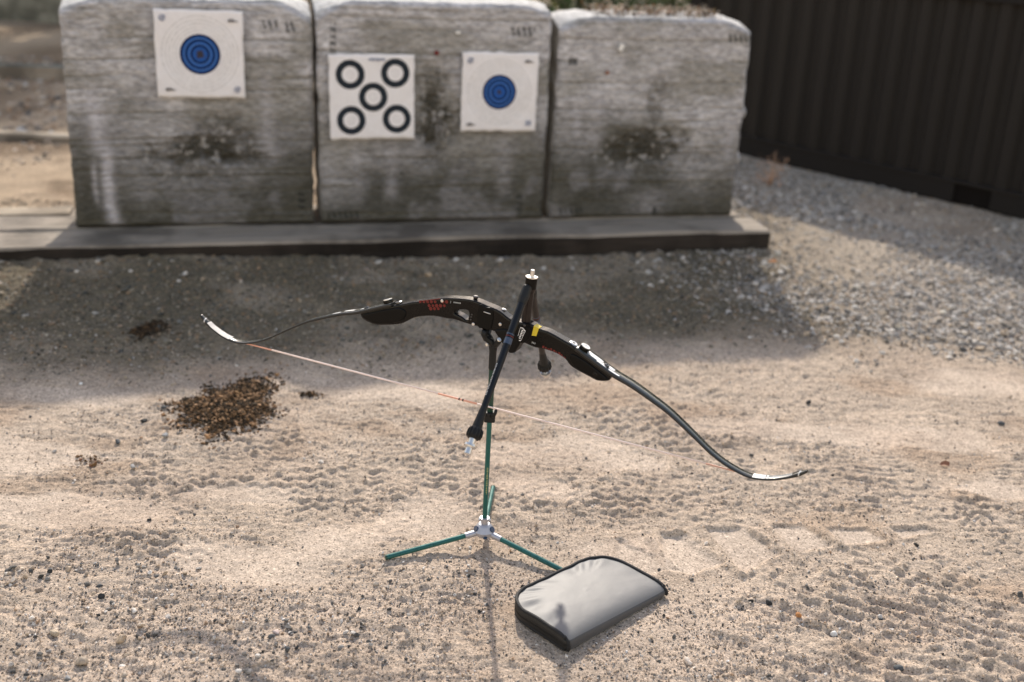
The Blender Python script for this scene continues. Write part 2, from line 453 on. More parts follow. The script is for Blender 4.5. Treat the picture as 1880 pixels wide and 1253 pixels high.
def ground_h(x, y):
    x = np.asarray(x, float); y = np.asarray(y, float)
    g, mo, sm, gr = zones(x, y)
    near = sst(8.0, 5.5, np.hypot(x, y))
    h = (fbm(x * 0.9, y * 0.9, 5, 3) - 0.5) * 0.03
    h += (fbm(x * 5, y * 6, 9, 3) - 0.5) * 0.014
    rough = 1 - 0.82 * sm
    # trampled crust: short ridges lying across the view, and finer lumps
    r1 = np.abs(vn(x * 15 + 2 * vn(x * 7, y * 7, 3), y * 34 + 1.5 * vn(x * 9, y * 9, 4), 12) - 0.5) * 2
    r2 = np.abs(vn(x * 37, y * 66, 15) - 0.5) * 2
    h += near * rough * (0.0068 * (0.5 - r1) * (0.35 + 0.9 * fbm(x * 2, y * 2, 40, 2)) + 0.0034 * (0.5 - r2))
    h += near * (0.0016 + 0.0014 * gr) * (fbm(x * 85, y * 110, 18, 2) - 0.5) * 2 * (0.45 + 0.55 * rough)
    # broken crust: flakes with sharp little edges, and clods
    n1 = fbm(x * 34, y * 46, 101, 3); n2 = fbm(x * 75, y * 90, 103, 2)
    h += near * (0.0020 * (sst(0.50, 0.535, n1) - 0.5) * (0.25 + 0.75 * rough) + 0.0016 * (sst(0.55, 0.60, n2)) * (0.35 + 0.65 * rough))
    cl = sst(0.66, 0.80, vn(x * 52, y * 58, 107)) * sst(0.45, 0.6, fbm(x * 3, y * 3, 108, 2))
    h += near * 0.0048 * cl * (0.3 + 0.7 * rough)
    zz, zc = zigzag(x, y)
    h += near * 0.0088 * zz * (1 - .6 * sm)
    # diagonal tyre chatter at the lower right
    q = sst(0.45, 0.8, x) * sst(2.42, 2.3, y)
    h += near * q * 0.0050 * np.sin((x * 0.45 + y) * 2 * PI / 0.052 + 3.0 * vn(x * 7, y * 7, 61)) * sst(0.3, 0.55, vn(x * 9, y * 12, 62))
    # tread rows under the lug prints
    q = sst(0.0, 0.04, poly_d(x, y, [(.55, 2.42), (.80, 2.53), (1.15, 2.60), (1.2, 2.42), (.75, 2.30)]))
    cell = np.sin(x * 2 * PI / 0.062 + y * 40) * np.sin(y * 2 * PI / 0.046 + x * 12)
    h += q * 0.0042 * cell
    for pad in PADS:
        bx = [p[0] for p in pad]; by = [p[1] for p in pad]
        s_ = (x > min(bx) - .08) & (x < max(bx) + .08) & (y > min(by) - .08) & (y < max(by) + .08)
        if not s_.any(): continue
        xs, ys = x[s_], y[s_]
        d = poly_d(xs, ys, pad) + (vn(xs * 45, ys * 45, 77) - 0.5) * 0.010
        i_ = sst(-0.003, 0.006, d)
        flat = -0.0045 + (fbm(xs * 30, ys * 30, 78, 3) - 0.5) * 0.0022 + (fbm(xs * 5, ys * 6, 9, 3) - 0.5) * 0.008
        ridge = 0.0055 * np.exp(-((d + 0.011) / 0.009) ** 2)
        h[s_] = (h[s_] * .7 + ridge) * (1 - i_) + flat * i_
    for line in RIDGES:
        dm = np.full(x.shape, 1e9)
        for (ax, ay), (bx, by) in zip(line[:-1], line[1:]):
            ex, ey = bx - ax, by - ay; t = np.clip(((x - ax) * ex + (y - ay) * ey) / (ex * ex + ey * ey), 0, 1)
            dm = np.minimum(dm, np.hypot(x - ax - t * ex, y - ay - t * ey))
        h += 0.0090 * np.exp(-(dm / 0.0120) ** 2) * (0.35 + 1.1 * fbm(x * 40, y * 40, 170, 3))
    # shoe print: a grid of dimples
    q = sst(0.0, 0.02, poly_d(x, y, [(.405, 2.184), (.481, 2.191), (.575, 2.135), (.55, 2.10), (.47, 2.105), (.40, 2.14)]))
    a_, b_ = x * 0.94 - y * 0.34, x * 0.34 + y * 0.94
    dim = np.clip(np.cos(a_ * 2 * PI / 0.0155) * 0.5 + np.cos(b_ * 2 * PI / 0.0150) * 0.5, 0, 1)
    h = h * (1 - 0.75 * q) - q * 0.0085 * dim
    # gravel banked against the left half of the sleeper, and a rise along the container
    db = (x - P0[0]) * N[0] + (y - P0[1]) * N[1]
    sb = (x - P0[0]) * D[0] + (y - P0[1]) * D[1]
    h += 0.048 * sst(2.2, -0.2, sb) * np.exp(-np.clip(BEAM_F - db, 0, 9) / 0.35) * sst(0.35, 0.0, db)
    h += g * near * (fbm(x * 24, y * 24, 66, 3) - 0.5) * 0.022
    # under the stand and the case it is trodden level
    for (cx, cy, r) in ((-0.049, 2.514, 0.05), (0.24, 2.28, 0.24)):
        k = sst(r + 0.1, r - 0.02, np.hypot(x - cx, y - cy))
        h = h * (1 - 0.75 * k)
    return h

def axis(parts):
    out = []
    for a, b, n in parts: out += list(np.linspace(a, b, n, endpoint=False))
    return np.array(out)
tail = np.array([5.0, 5.6, 6.4, 7.5, 9, 11, 14, 18, 24, 32, 45, 65, 100, 170, 300])
gx = np.concatenate([-tail[::-1], axis([(-4.5, -1.35, 170), (-1.35, 1.35, 560), (1.35, 4.5, 190)]), [4.5], tail])
ys = [1.70]
while ys[-1] < 7.5:
    y_ = ys[-1]; ys.append(y_ + (0.0045 if y_ < 3.2 else 0.0045 + (y_ - 3.2) * 0.0075))
gy = np.concatenate([[-300, -100, -40, -15, -6, -2, 0, 0.8, 1.3, 1.55], ys, [8, 8.6, 9.3, 10, 11, 12, 13.5, 15, 17, 20, 24, 30, 40, 60, 100, 180, 320]])
GX, GY = np.meshgrid(gx, gy)
X, Y = GX.ravel(), GY.ravel()
Z = ground_h(X, Y)
g, mo, sm, gr = zones(X, Y)
def lerp3(c, c2, k): return c * (1 - k[:, None]) + np.array(c2) * k[:, None]
tint = np.tile(np.array([0.468, 0.374, 0.290]), (len(X), 1))
tint = lerp3(tint, (0.475, 0.388, 0.312), sm * 0.5)
tint = lerp3(tint, (0.48, 0.382, 0.30), gr * 0.75)
tint = lerp3(tint, (0.41, 0.315, 0.24), sst(0.5, 0.75, fbm(X * 3.1, Y * 3.1, 44, 4)) * 0.55)
tint = lerp3(tint, (0.31, 0.205, 0.13), sst(0.56, 0.74, fbm(X * 2.3 + 5, Y * 4.1, 47, 4)) * (1 - sm) * 0.40)
padk = np.zeros_like(X)
for pad in PADS: padk = np.maximum(padk, sst(-0.004, 0.008, poly_d(X, Y, pad)))
tint = lerp3(tint, (0.475, 0.385, 0.305), padk * 0.9)
tint = lerp3(tint, (0.265, 0.215, 0.155), g * 0.88)
tint = lerp3(tint, (0.44, 0.375, 0.31), g * sst(1.0, 1.9, X) * 0.6)
tint = lerp3(tint, (0.085, 0.071, 0.045), mo * 0.72)
# behind the butts on the left: dry sandy bank
kb = sst(0.3, 0.6, (X - P0[0]) * N[0] + (Y - P0[1]) * N[1]) * sst(0.2, -0.6, X)
tint = lerp3(tint, (0.40, 0.30, 0.205), kb * 0.85)
tint = lerp3(tint, (0.16, 0.11, 0.07), kb * sst(0.46, 0.66, fbm(X * 2.5, Y * 2.2, 87, 4)) * 0.8)
tint *= (0.86 + 0.28 * fbm(X * 9, Y * 9, 50, 3))[:, None]
nx, ny = len(gx), len(gy)
ii = (np.arange(ny - 1)[:, None] * nx + np.arange(nx - 1)[None, :]).ravel()
F = np.stack([ii, ii + 1, ii + nx + 1, ii + nx], 1)
ground = link('ground', np_mesh('ground', np.stack([X, Y, Z], 1), F, tint, True, M_GROUND, 1.05 - 0.72 * np.maximum(sm, padk)))
tag(ground, kind='structure')

def gh(x, y): return float(ground_h(np.array([x]), np.array([y]))[0])

# ------------------------------------------------------------------ loose gravel (uncountable)
def ico(sub):
    bm = bmesh.new(); bmesh.ops.create_icosphere(bm, subdivisions=sub, radius=1.0)
    V = np.array([v.co[:] for v in bm.verts]); Fc = np.array([[v.index for v in f.verts] for f in bm.faces])
    bm.free(); return V, Fc
def rough_ico(sub, seed, amp):
    V, Fc = ico(sub); r = np.random.default_rng(seed)
    if sub == 1: V = V * (1 + (r.random(len(V))[:, None] - 0.5) * amp)
    else:
        for _ in range(5):                                   # chipped flat faces
            d = r.normal(size=3); d /= np.linalg.norm(d); c = 0.45 + 0.35 * r.random()
            t = V @ d; V = np.where((t > c)[:, None], V - np.outer(t - c, d), V)
        V = V * (1 + (r.random(len(V))[:, None] - 0.5) * amp * 0.4)
    return V, Fc
def octa(seed):
    r = np.random.default_rng(seed)
    V = np.array([(1, 0, 0), (-1, 0, 0), (0, 1, 0), (0, -1, 0), (0, 0, 1), (0, 0, -1)], float) * (0.7 + 0.6 * r.random((6, 1))) + (r.random((6, 3)) - .5) * .5
    return V, np.array([(0, 2, 4), (2, 1, 4), (1, 3, 4), (3, 0, 4), (2, 0, 5), (1, 2, 5), (3, 1, 5), (0, 3, 5)])
OC = [octa(50 + i) for i in range(12)]
LO = [rough_ico(1, 100 + i, 0.55) for i in range(8)]
HI = [rough_ico(2, 200 + i, 0.35) for i in range(8)]
def rotm(n):
    q = rng.normal(size=(n, 4)); q /= np.linalg.norm(q, axis=1)[:, None]
    w, x, y, z = q.T
    return np.stack([np.stack([1 - 2 * (y * y + z * z), 2 * (x * y - z * w), 2 * (x * z + y * w)], 1),
                     np.stack([2 * (x * y + z * w), 1 - 2 * (x * x + z * z), 2 * (y * z - x * w)], 1),
                     np.stack([2 * (x * z - y * w), 2 * (y * z + x * w), 1 - 2 * (x * x + y * y)], 1)], 1)
GREYS = np.array([(0.38, 0.345, 0.31), (0.21, 0.195, 0.18), (0.115, 0.108, 0.10), (0.50, 0.45, 0.395), (0.36, 0.28, 0.2), (0.065, 0.062, 0.058), (0.54, 0.50, 0.455), (0.27, 0.21, 0.165)])
def scatter(name, x, y, size, mat, cols, prob, lib, flat=0.65, sink=0.25, zoff=None):
    z = ground_h(x, y) if zoff is None else zoff
    n = len(x); Rm = rotm(n); Vs, Fs, Cs = [], [], []; base = 0
    ch = rng.integers(0, len(lib), n)
    ci = rng.choice(len(cols), n, p=np.array(prob) / sum(prob))
    jit = 0.75 + 0.5 * rng.random(n)
    for k, (V, Fc) in enumerate(lib):
        s_ = np.where(ch == k)[0]
        if len(s_) == 0: continue
        asp = np.stack([0.8 + 0.5 * rng.random(len(s_)), 0.7 + 0.4 * rng.random(len(s_)), 0.55 + 0.3 * rng.random(len(s_))], 1)
        W = V[None] * asp[:, None, :]
        W = np.einsum('nij,nvj->nvi', Rm[s_], W)
        W[:, :, 2] *= flat
        W *= size[s_][:, None, None]
        W[:, :, 0] += x[s_][:, None]; W[:, :, 1] += y[s_][:, None]
        W[:, :, 2] += (z[s_] + size[s_] * flat * (0.6 - sink))[:, None]
        Vs.append(W.reshape(-1, 3)); 
        Fs.append((Fc[None] + (base + np.arange(len(s_)) * len(V))[:, None, None]).reshape(-1, 3))
        Cs.append(np.repeat(cols[ci[s_]] * jit[s_][:, None], len(V), 0))
        base += len(s_) * len(V)
    return np_mesh(name, np.concatenate(Vs), np.concatenate(Fs), np.concatenate(Cs), False, mat)
def keep_ground(x, y):
    """not inside the sleeper, the butts, the case or the container"""
    db = (x - P0[0]) * N[0] + (y - P0[1]) * N[1]; sb = (x - P0[0]) * D[0] + (y - P0[1]) * D[1]
    ok = ~((db > BEAM_F - 0.01) & (db < 0.4) & (sb > BEAM_S0) & (sb < BEAM_S1 + 0.01))
    u = (x - 0.151) * 0.714 + (y - 2.08) * 0.70; v = -(x - 0.151) * 0.70 + (y - 2.08) * 0.714
    ok &= ~((u > -0.01) & (u < 0.36) & (v > -0.01) & (v < 0.22))
    return ok
def rect(n, x0, x1, y0, y1): return x0 + (x1 - x0) * rng.random(n), y0 + (y1 - y0) * rng.random(n)
def along_band(n):
    a_, d_ = -0.6 + 3.6 * rng.random(n), BEAM_F - 0.03 - 0.28 * rng.random(n) ** 1.6
    return P0[0] + D[0] * a_ + N[0] * d_, P0[1] + D[1] * a_ + N[1] * d_
def gravel_field(n, x0, x1, y0, y1, right=1.0, front=0.5):
    x, y = rect(n, x0, x1, y0, y1)
    g_ = zones(x, y)[0]
    edge = sst(0.55, 1.55, x + 0.5 * (fbm(x * 1.7, y * 1.7, 180, 3) - .5)) if x0 > 0 else sst(1.9, 0.9, x)
    bare = 1 - 0.85 * sst(.38, .1, np.hypot((x - 1.5) / 1.0, (y - 5.35) / 1.6) * .6 + (fbm(x * 3, y * 3, 181, 3) - .5) * .35)
    k = (rng.random(n) < g_ ** 1.5 * edge * bare * np.where(x > 1.0, right, front)) & keep_ground(x, y)
    return x[k], y[k]
FRONT = np.array([(0.20, 0.178, 0.14), (0.13, 0.12, 0.10), (0.08, 0.078, 0.068), (0.27, 0.24, 0.2), (0.24, 0.17, 0.115), (0.05, 0.05, 0.045), (0.36, 0.34, 0.31), (0.16, 0.125, 0.09)])
x1, y1 = gravel_field(95000, 0.5, 3.4, 3.5, 7.6)
s1 = 0.0035 + 0.0065 * rng.random(len(x1)) ** 1.6
tag(link('gravel', scatter('gravel', x1, y1, s1, M_STONE, GREYS, [5, 3.4, 2.2, 4.2, 2.0, 1.6, 2.2, 1.2], OC)),
    'loose pale grey gravel lying along the container', kind='stuff')
x1, y1 = gravel_field(80000, -2.6, 1.9, 3.3, 5.6, .6, .6)
s1 = 0.003 + 0.0055 * rng.random(len(x1)) ** 1.8
tag(link('gravel', scatter('gravel', x1, y1, s1, M_STONE, FRONT * np.array([1.2, 1.12, 1.0]), [5, 4, 2.4, 2.6, 3, 1.8, .4, 2.4], OC)),
    'dark fine gravel in front of the sleeper', kind='stuff')
x2, y2 = gravel_field(12500, 0.5, 3.4, 3.7, 7.0, 0.9, 0.5)
s2 = 0.006 + 0.010 * rng.random(len(x2)) ** 2.2
tag(link('coarse_gravel', scatter('coarse_gravel', x2, y2, s2, M_STONE, GREYS, [5, 3.4, 1.6, 5, 2.2, 0.8, 3, 0.9], LO)),
    'pale coarse gravel stones scattered on the finer gravel', kind='stuff')
x2, y2 = gravel_field(3000, -2.5, 1.0, 3.6, 5.2, .4, .4)
s2 = 0.006 + 0.009 * rng.random(len(x2)) ** 2.6
tag(link('coarse_gravel', scatter('coarse_gravel', x2, y2, s2, M_STONE, FRONT, [5, 4, 3, 2, 2, 2, .5, 2], LO)),
    'darker coarse stones in the gravel before the sleeper', kind='stuff')
x2, y2 = gravel_field(700, 0.5, 3.4, 4.0, 6.6)
s2 = 0.011 + 0.012 * rng.random(len(x2)) ** 1.8
tag(link('coarse_gravel', scatter('coarse_gravel', x2, y2, s2, M_STONE, GREYS, [4, 3, 1, 4, 1.8, 0.4, 3.5, 0.6], HI)),
    'largest pale stones lying in the gravel', kind='stuff')
x2, y2 = along_band(45)
s2 = 0.010 + 0.012 * rng.random(len(x2)) ** 2
tag(link('coarse_gravel', scatter('coarse_gravel', x2, y2, s2, M_STONE, GREYS, [4, 2, 0.5, 3, 2, 0, 4, 1], HI)),
    'pale stones strewn along the front of the sleeper', kind='stuff')
x3, y3 = rect(230000, -1.8, 2.0, 1.85, 4.2)
g3, _, sm3, gr3 = zones(x3, y3)
pt = sst(0.42, 0.62, fbm(x3 * 4, y3 * 6, 121, 3))
k_ = (rng.random(len(x3)) < (0.05 + 0.22 * pt + 0.55 * gr3 + 0.25 * g3) * sst(4.4, 2.4, y3) * (1 - 0.8 * sm3)) & keep_ground(x3, y3)
for pad in PADS: k_ &= ~((poly_d(x3, y3, pad) > -.004) & (rng.random(len(x3)) < .92))
x3, y3 = x3[k_], y3[k_]
s3 = 0.0011 + 0.0020 * rng.random(len(x3)) ** 2 + 0.0035 * rng.random(len(x3)) ** 9
SAND = np.array([(0.46, 0.36, 0.27), (0.36, 0.28, 0.21), (0.10, 0.10, 0.10), (0.52, 0.44, 0.36), (0.05, 0.05, 0.05), (0.24, 0.22, 0.2), (0.58, 0.54, 0.5), (0.30, 0.20, 0.13)])
tag(link('grit', scatter('grit', x3, y3, s3, M_STONE, SAND, [5, 4, 1.5, 3.5, 1.5, 1.3, 2.0, 1.0], OC, 0.9, 0.15)),
    'fine dark and pale grit strewn over the dry sand', kind='stuff')
x6, y6 = rect(1500, -1.35, -.1, 1.86, 2.36)
k_ = rng.random(len(x6)) < sst(.42, .6, fbm(x6 * 5, y6 * 8, 190, 3)) * sst(-.1, -.6, x6); x6, y6 = x6[k_], y6[k_]
tag(link('grit', scatter('grit', x6, y6, 0.0028 + 0.006 * rng.random(len(x6)) ** 2.4, M_STONE, np.concatenate([GREYS, SAND]), [2, 2, 3, 1, 1, 2, .5, 1, 3, 3, 1, 1, 1, 1, 1, 1], HI, .8, .1)),
    'small pebbles gathered at the lower left of the sand', kind='stuff')
x5, y5 = rect(5000, -5.5, -1.9, 5.3, 10.5)
k_ = (rng.random(len(x5)) < sst(.4, .65, fbm(x5 * 1.5, y5 * 1.2, 160, 3))) & keep_ground(x5, y5); x5, y5 = x5[k_], y5[k_]
tag(link('gravel', scatter('gravel', x5, y5, 0.008 + 0.022 * rng.random(len(x5)) ** 2.2, M_STONE, SAND, [3, 4, 1.5, 2, 1, 2.5, 1, 3], LO)),
    'brown and pale stones on the bank left of the butts', kind='stuff')
x4, y4 = rect(2600, -1.8, 2.0, 1.85, 3.9)
_, _, sm4, gr4 = zones(x4, y4)
k_ = (rng.random(len(x4)) < (0.14 + 0.75 * gr4) * (1 - .6 * sm4)) & keep_ground(x4, y4); x4, y4 = x4[k_], y4[k_]
s4 = 0.0028 + 0.0045 * rng.random(len(x4)) ** 2.5
tag(link('grit', scatter('grit', x4, y4, s4, M_STONE, GREYS, [2, 2, 2.4, 2, 2.5, 2.2, 0.8, 1.5], HI, 0.8, 0.15)),
    'small pebbles mixed into the grit on the sand', kind='stuff')

# ------------------------------------------------------------------ archery butts
def butt_mesh(seed, W, z0, H, top_l, top_r, dents, streaks, marks, lean=0.0):
    """W wide, H high layered block, 0.34 deep; top_l/top_r: how far the front corners are worn down"""
    nu, nv = 180, 160
    u = np.linspace(0, 1, nu); v = np.linspace(0, 1, nv)
    Ug, Vg = np.meshgrid(u, v)
    def top(xx, back):
        l, r = top_l, top_r
        if back: l, r = l * 0.35, r * 0.35
        e = l * np.clip(1 - xx / 0.17, 0, 1) ** 1.6 + r * np.clip(1 - (W - xx) / 0.17, 0, 1) ** 1.6
        return H - e + 0.008 * (fbm(xx * 7, xx * 0 + seed, seed, 3) - 0.5) + (0.008 if back else 0)
    xx = Ug * W
    zt = top(xx, False)
    zz = Vg * zt
    # ragged side edges
    le = (fbm(zz * 16, zz * 0 + 3, seed + 1, 4) - 0.5) * 0.013; re = (fbm(zz * 16, zz * 0 + 9, seed + 2, 4) - 0.5) * 0.013
    xx = xx + le * np.clip(1 - Ug * 12, 0, 1) + re * np.clip(1 - (1 - Ug) * 12, 0, 1) + lean * zz
    # layers: uneven courses with grooves between
    r = np.random.default_rng(seed)
    hs = np.cumsum(0.022 + 0.105 * r.random(40) ** 1.5); hs = hs[hs < 1.2]
    wav = zz + (fbm(xx * 2.2, zz * 1.5, seed + 3, 3) - 0.5) * 0.022
    gro = np.zeros_like(zz); lay = np.zeros_like(zz)
    for i, hh in enumerate(hs):
        dp = 0.35 + 0.65 * r.random()
        gro += dp * np.exp(-((wav - hh) / 0.0045) ** 2) * sst(0.28, 0.5, fbm(xx * 3, zz * 0 + i, seed + 20 + i, 3))
        lay = np.where(wav > hh, r.random(), lay)
    y = 0.007 * gro + 0.004 * lay + 0.005 * fbm(xx * 14, zz * 70, seed + 4, 3) + 0.007 * fbm(xx * 50, zz * 64, seed + 5, 3)
    fib = 0.55 * fbm(xx * 16, zz * 62, seed + 6, 4) + 0.45 * fbm(xx * 55 + zz * 20, zz * 75, seed + 41, 3)
    # colour
    base = np.array([0.42, 0.41, 0.425])
    c = np.tile(base, (nv, nu, 1)).astype(float)
    def mixc(c, col, k): return c * (1 - k[..., None]) + np.array(col) * k[..., None]
    c *= (0.40 + 1.16 * fib)[..., None] * (0.90 + 0.20 * fbm(xx * 2.1, zz * 3.2, seed + 40, 4))[..., None]
    c = mixc(c, (0.15, 0.14, 0.105), sst(0.42, 0.66, fbm(xx * 2.6, zz * 6, seed + 7, 4)) * 0.5)
    low = sst(0.66, 0.05, zz / H + (fbm(xx * 3, zz * 3, seed + 8, 3) - 0.5) * 0.5)
    c = mixc(c, (0.055, 0.053, 0.042), low * 0.92)
    c = mixc(c, (0.21, 0.205, 0.215), sst(0.54, 0.70, fbm(xx * 6, zz * 5, seed + 9, 4)) * low * 0.62)
    c = mixc(c, (0.085, 0.078, 0.052), np.clip(gro, 0, 1) * 0.62)
    for (sx, z1, z2, w, k) in streaks:
        off = (fbm(zz * 5, zz * 0 + sx * 9, seed + 10, 2) - 0.5) * 0.03
        kk = np.exp(-((xx - sx - off) / w) ** 2) * sst(z1 - 0.05, z1 + 0.03, zz) * sst(z2 + 0.03, z2 - 0.05, zz)
        c = mixc(c, (0.43, 0.42, 0.45), np.clip(kk * k * (0.55 + fib), 0, 1))
    for (dx, dz, rw, rh, k) in dents:
        ex, ez = (xx - dx) / rw, (zz - dz) / rh
        rr = np.hypot(ex, ez); an = np.arctan2(ez, ex)
        rag = rr + (fbm(xx * 18, zz * 24, seed + 12, 4) - 0.5) * 0.9
        kk = sst(1.15, 0.25, rag)
        chew = fbm(xx * 45 + 4 * np.cos(an), zz * 38 + 4 * np.sin(an), seed + 13, 3)
        y += k * (0.016 * kk + 0.045 * kk * (chew - 0.42))
        c = mixc(c, (0.062, 0.058, 0.048), np.clip(kk * k * (0.05 + 1.75 * (1 - chew)), 0, 1))
        c = mixc(c, (0.42, 0.41, 0.41), kk * sst(0.66, 0.72, fbm(xx * 34, zz * 34, seed + 14, 2)) * k * 0.8)
    for (mx, mz, w, h, kind) in marks:                      # smudged stencil print
        inside = (np.abs(xx - mx) < w / 2) & (np.abs(zz - mz) < h / 2)
        if kind == 'h': st = (np.sin((xx - mx) * 2 * PI / 0.026 + 1.3 * np.sin((zz - mz) * 60)) > -0.15)
        elif kind == 'v': st = (np.sin((zz - mz) * 2 * PI / 0.030 + 1.1 * np.sin((xx - mx) * 70)) > -0.25)
        else: st = np.ones_like(inside)
        kk = (inside & st) * (0.55 + 0.4 * fbm(xx * 60, zz * 60, seed + 15, 2))
        c = mixc(c, (0.028, 0.030, 0.028), kk)
    # pull the front edges back a little
    ed = np.minimum(np.minimum(Ug * W, (1 - Ug) * W), np.minimum(Vg, 1 - Vg) * H)
    y = y + 0.016 * np.clip(1 - ed / 0.022, 0, 1) ** 2
    V = [np.stack([xx, y, zz], -1).reshape(-1, 3)]; C = [c.reshape(-1, 3)]; Fq = []
    i0 = (np.arange(nv - 1)[:, None] * nu + np.arange(nu - 1)[None, :]).ravel()
    Fq.append(np.stack([i0, i0 + 1, i0 + nu + 1, i0 + nu], 1))
    # boundary loop, then rings towards the back
    idx = np.arange(nu * nv).reshape(nv, nu)
    loop = np.concatenate([idx[0, :], idx[1:, -1], idx[-1, -2::-1], idx[-2:0:-1, 0]])
    L = len(loop); fr = V[0][loop]; side = np.concatenate([np.zeros(nu), np.ones(nv - 1), np.full(nu - 1, 2.0), np.full(nv - 2, 3.0)])
    prev = loop; cnt = nu * nv
    ring_y = [0.03, 0.06, 0.1, 0.14, 0.18, 0.22, 0.26, 0.3, 0.325, 0.34]
    hfr = fr[:, 2]
    for ky, ry in enumerate(ring_y):
        t = min(1, ry / 0.16); P = fr.copy()
        P[:, 1] = np.maximum(ry, fr[:, 1] + 0.002 * (ky + 1))
        up = np.clip(hfr / H, 0, 1)
        P[:, 2] = hfr + up * t * (top(fr[:, 0], True) - top(fr[:, 0], False))
        nn_ = (fbm(fr[:, 0] * 22 + ry * 30, hfr * 22 + ry * 17, seed + 30, 3) - 0.5)
        P[:, 2] += np.where(side == 2, nn_ * 0.012, 0)
        P[:, 0] += np.where(side == 1, nn_ * 0.014, 0) - np.where(side == 3, nn_ * 0.014, 0)
        if ky >= 8: P[:, 2] -= np.where(side == 2, 0.006 * (ky - 7), 0)
        V.append(P)
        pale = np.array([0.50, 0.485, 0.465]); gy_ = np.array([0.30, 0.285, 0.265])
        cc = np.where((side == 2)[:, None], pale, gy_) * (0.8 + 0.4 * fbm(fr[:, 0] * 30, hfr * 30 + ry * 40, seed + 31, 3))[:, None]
        C.append(cc)
        cur = np.arange(cnt, cnt + L); cnt += L
        Fq.append(np.stack([prev, cur, np.roll(cur, -1), np.roll(prev, -1)], 1))
        prev = cur
    # back: fan of quads to a middle line
    cen = np.array([[W / 2, 0.34, H / 2]]); V.append(cen); C.append(np.array([[0.2, 0.19, 0.18]]))
    nxt = np.roll(prev, -1)
    half = prev[0::2]
    Fq2 = []
    for i in range(0, L - 1, 2):
        Fq2.append((prev[i], cnt, prev[(i + 2) % L], prev[(i + 1) % L]))
    if L % 2: Fq2.append((prev[L - 1], cnt, prev[0], prev[0]))
    Fq.append(np.array([q for q in Fq2 if len(set(q)) == 4]))
    Vv = np.concatenate(V)
    Vv[:, 2] += z0
    return np_mesh('block', Vv, np.concatenate(Fq), np.concatenate(C), True, M_FOAM)

def butt(seed, s0, W, H, label, **kw):
    p = P0 + D * s0
    e = empty('archery_butt', (p[0], p[1], 0), YAW)
    tag(e, label, 'archery butt', 'foam archery butts in a row on the sleeper')
    link('block', butt_mesh(seed, W, BEAM_H + 0.002, H, **kw), None, e)
    return e
b1 = butt(3, 0.0, 1.034, 0.978, 'leftmost grey foam archery butt, carrying one blue-spot paper target',
          top_l=0.062, top_r=0.085, lean=0.012,
          dents=[(0.56, 0.335, 0.27, 0.075, 1.0), (0.62, 0.40, 0.20, 0.12, 0.55), (0.36, 0.31, 0.16, 0.06, 0.5), (0.74, 0.30, 0.14, 0.05, .6), (.50, .24, .25, .06, .45)],
          streaks=[(0.12, 0.36, 0.62, 0.035, 0.8), (0.155, 0.02, 0.36, 0.026, 0.95), (0.10, 0.12, 0.30, 0.012, 0.6), (0.84, 0.30, 0.70, 0.03, 0.35), (0.45, 0.62, 0.78, 0.06, 0.2)],
          marks=[(0.86, 0.885, 0.075, 0.036, 'h'), (0.955, 0.875, 0.045, 0.045, 'h'), (0.98, 0.10, 0.03, 0.09, 'v')])
b2 = butt(8, 1.064, 1.058, 0.990, 'middle foam archery butt carrying the five-ring and a blue-spot paper target',
          top_l=0.085, top_r=0.04, lean=-0.004,
          dents=[(0.53, 0.48, 0.13, 0.17, 1.0), (0.52, 0.64, 0.10, 0.12, 0.55), (0.53, 0.31, 0.10, 0.10, 0.4), (.30, .22, .2, .05, .3)],
          streaks=[(0.33, 0.12, 0.38, 0.03, 0.35), (0.17, 0.10, 0.40, 0.03, 0.25), (0.55, 0.42, 0.50, 0.03, 0.9), (0.85, 0.12, 0.40, 0.04, 0.25)],
          marks=[(0.92, 0.875, 0.11, 0.04, 'h'), (0.07, 0.83, 0.028, 0.13, 'v'), (0.11, 0.035, 0.15, 0.03, 'h'), (0.94, 0.07, 0.03, 0.10, 'v')])
b3 = butt(15, 2.156, 0.945, 0.942, 'rightmost foam archery butt, bare of targets, with dead leaves on top',
          top_l=0.06, top_r=0.06, lean=0.0,
          dents=[(0.48, 0.355, 0.26, 0.11, 1.0), (0.50, 0.57, 0.08, 0.14, 0.5), (0.30, 0.33, 0.14, 0.07, 0.5), (.70, .30, .16, .05, .45), (.45, .26, .2, .06, .4)],
          streaks=[(0.20, 0.35, 0.62, 0.04, 0.35), (0.10, 0.40, 0.56, 0.02, 0.4), (0.88, 0.30, 0.50, 0.03, 0.45), (0.5, 0.03, 0.14, 0.10, 0.3)],
          marks=[(0.88, 0.862, 0.115, 0.038, 'h'), (0.10, 0.035, 0.12, 0.025, 'h'), (0.07, 0.745, 0.04, 0.03, 's'), (0.53, 0.03, 0.02, 0.04, 's')])
# small things stuck in the butts
tag(link('pin', MB().lathe((0.525, -0.004, 0.779 + BEAM_H), (0, -1, 0), [(0, .010), (.005, .011), (.009, .006)], 12).mesh('pin'), M_RED, b2), 'small round red pin head')
tag(link('pin', MB().lathe((0.235, -0.004, 0.70 + BEAM_H), (0, -1, 0), [(0, .009), (.005, .010), (.008, .006)], 12).mesh('pin'), worn('rust_pin', (0.22, 0.09, 0.05), 0.7), b3), 'small rusty brown pin head')
mbp = MB(); mbp.box((0.295, -0.006, 0.815 + BEAM_H), (0.022, 0.006, 0.032), 0.003, rot=Matrix.Rotation(0.4, 3, 'Y'))
tag(mbp.build('foam_scrap', M_WHITE, b3), 'white scrap stuck to the face')
mbp = MB(); mbp.box((0.62, -0.004, 0.868 + BEAM_H), (0.022, 0.006, 0.012), 0.002)
tag(mbp.build('foam_scrap', M_WHITE, b2), 'tiny white scrap stuck near the top edge')
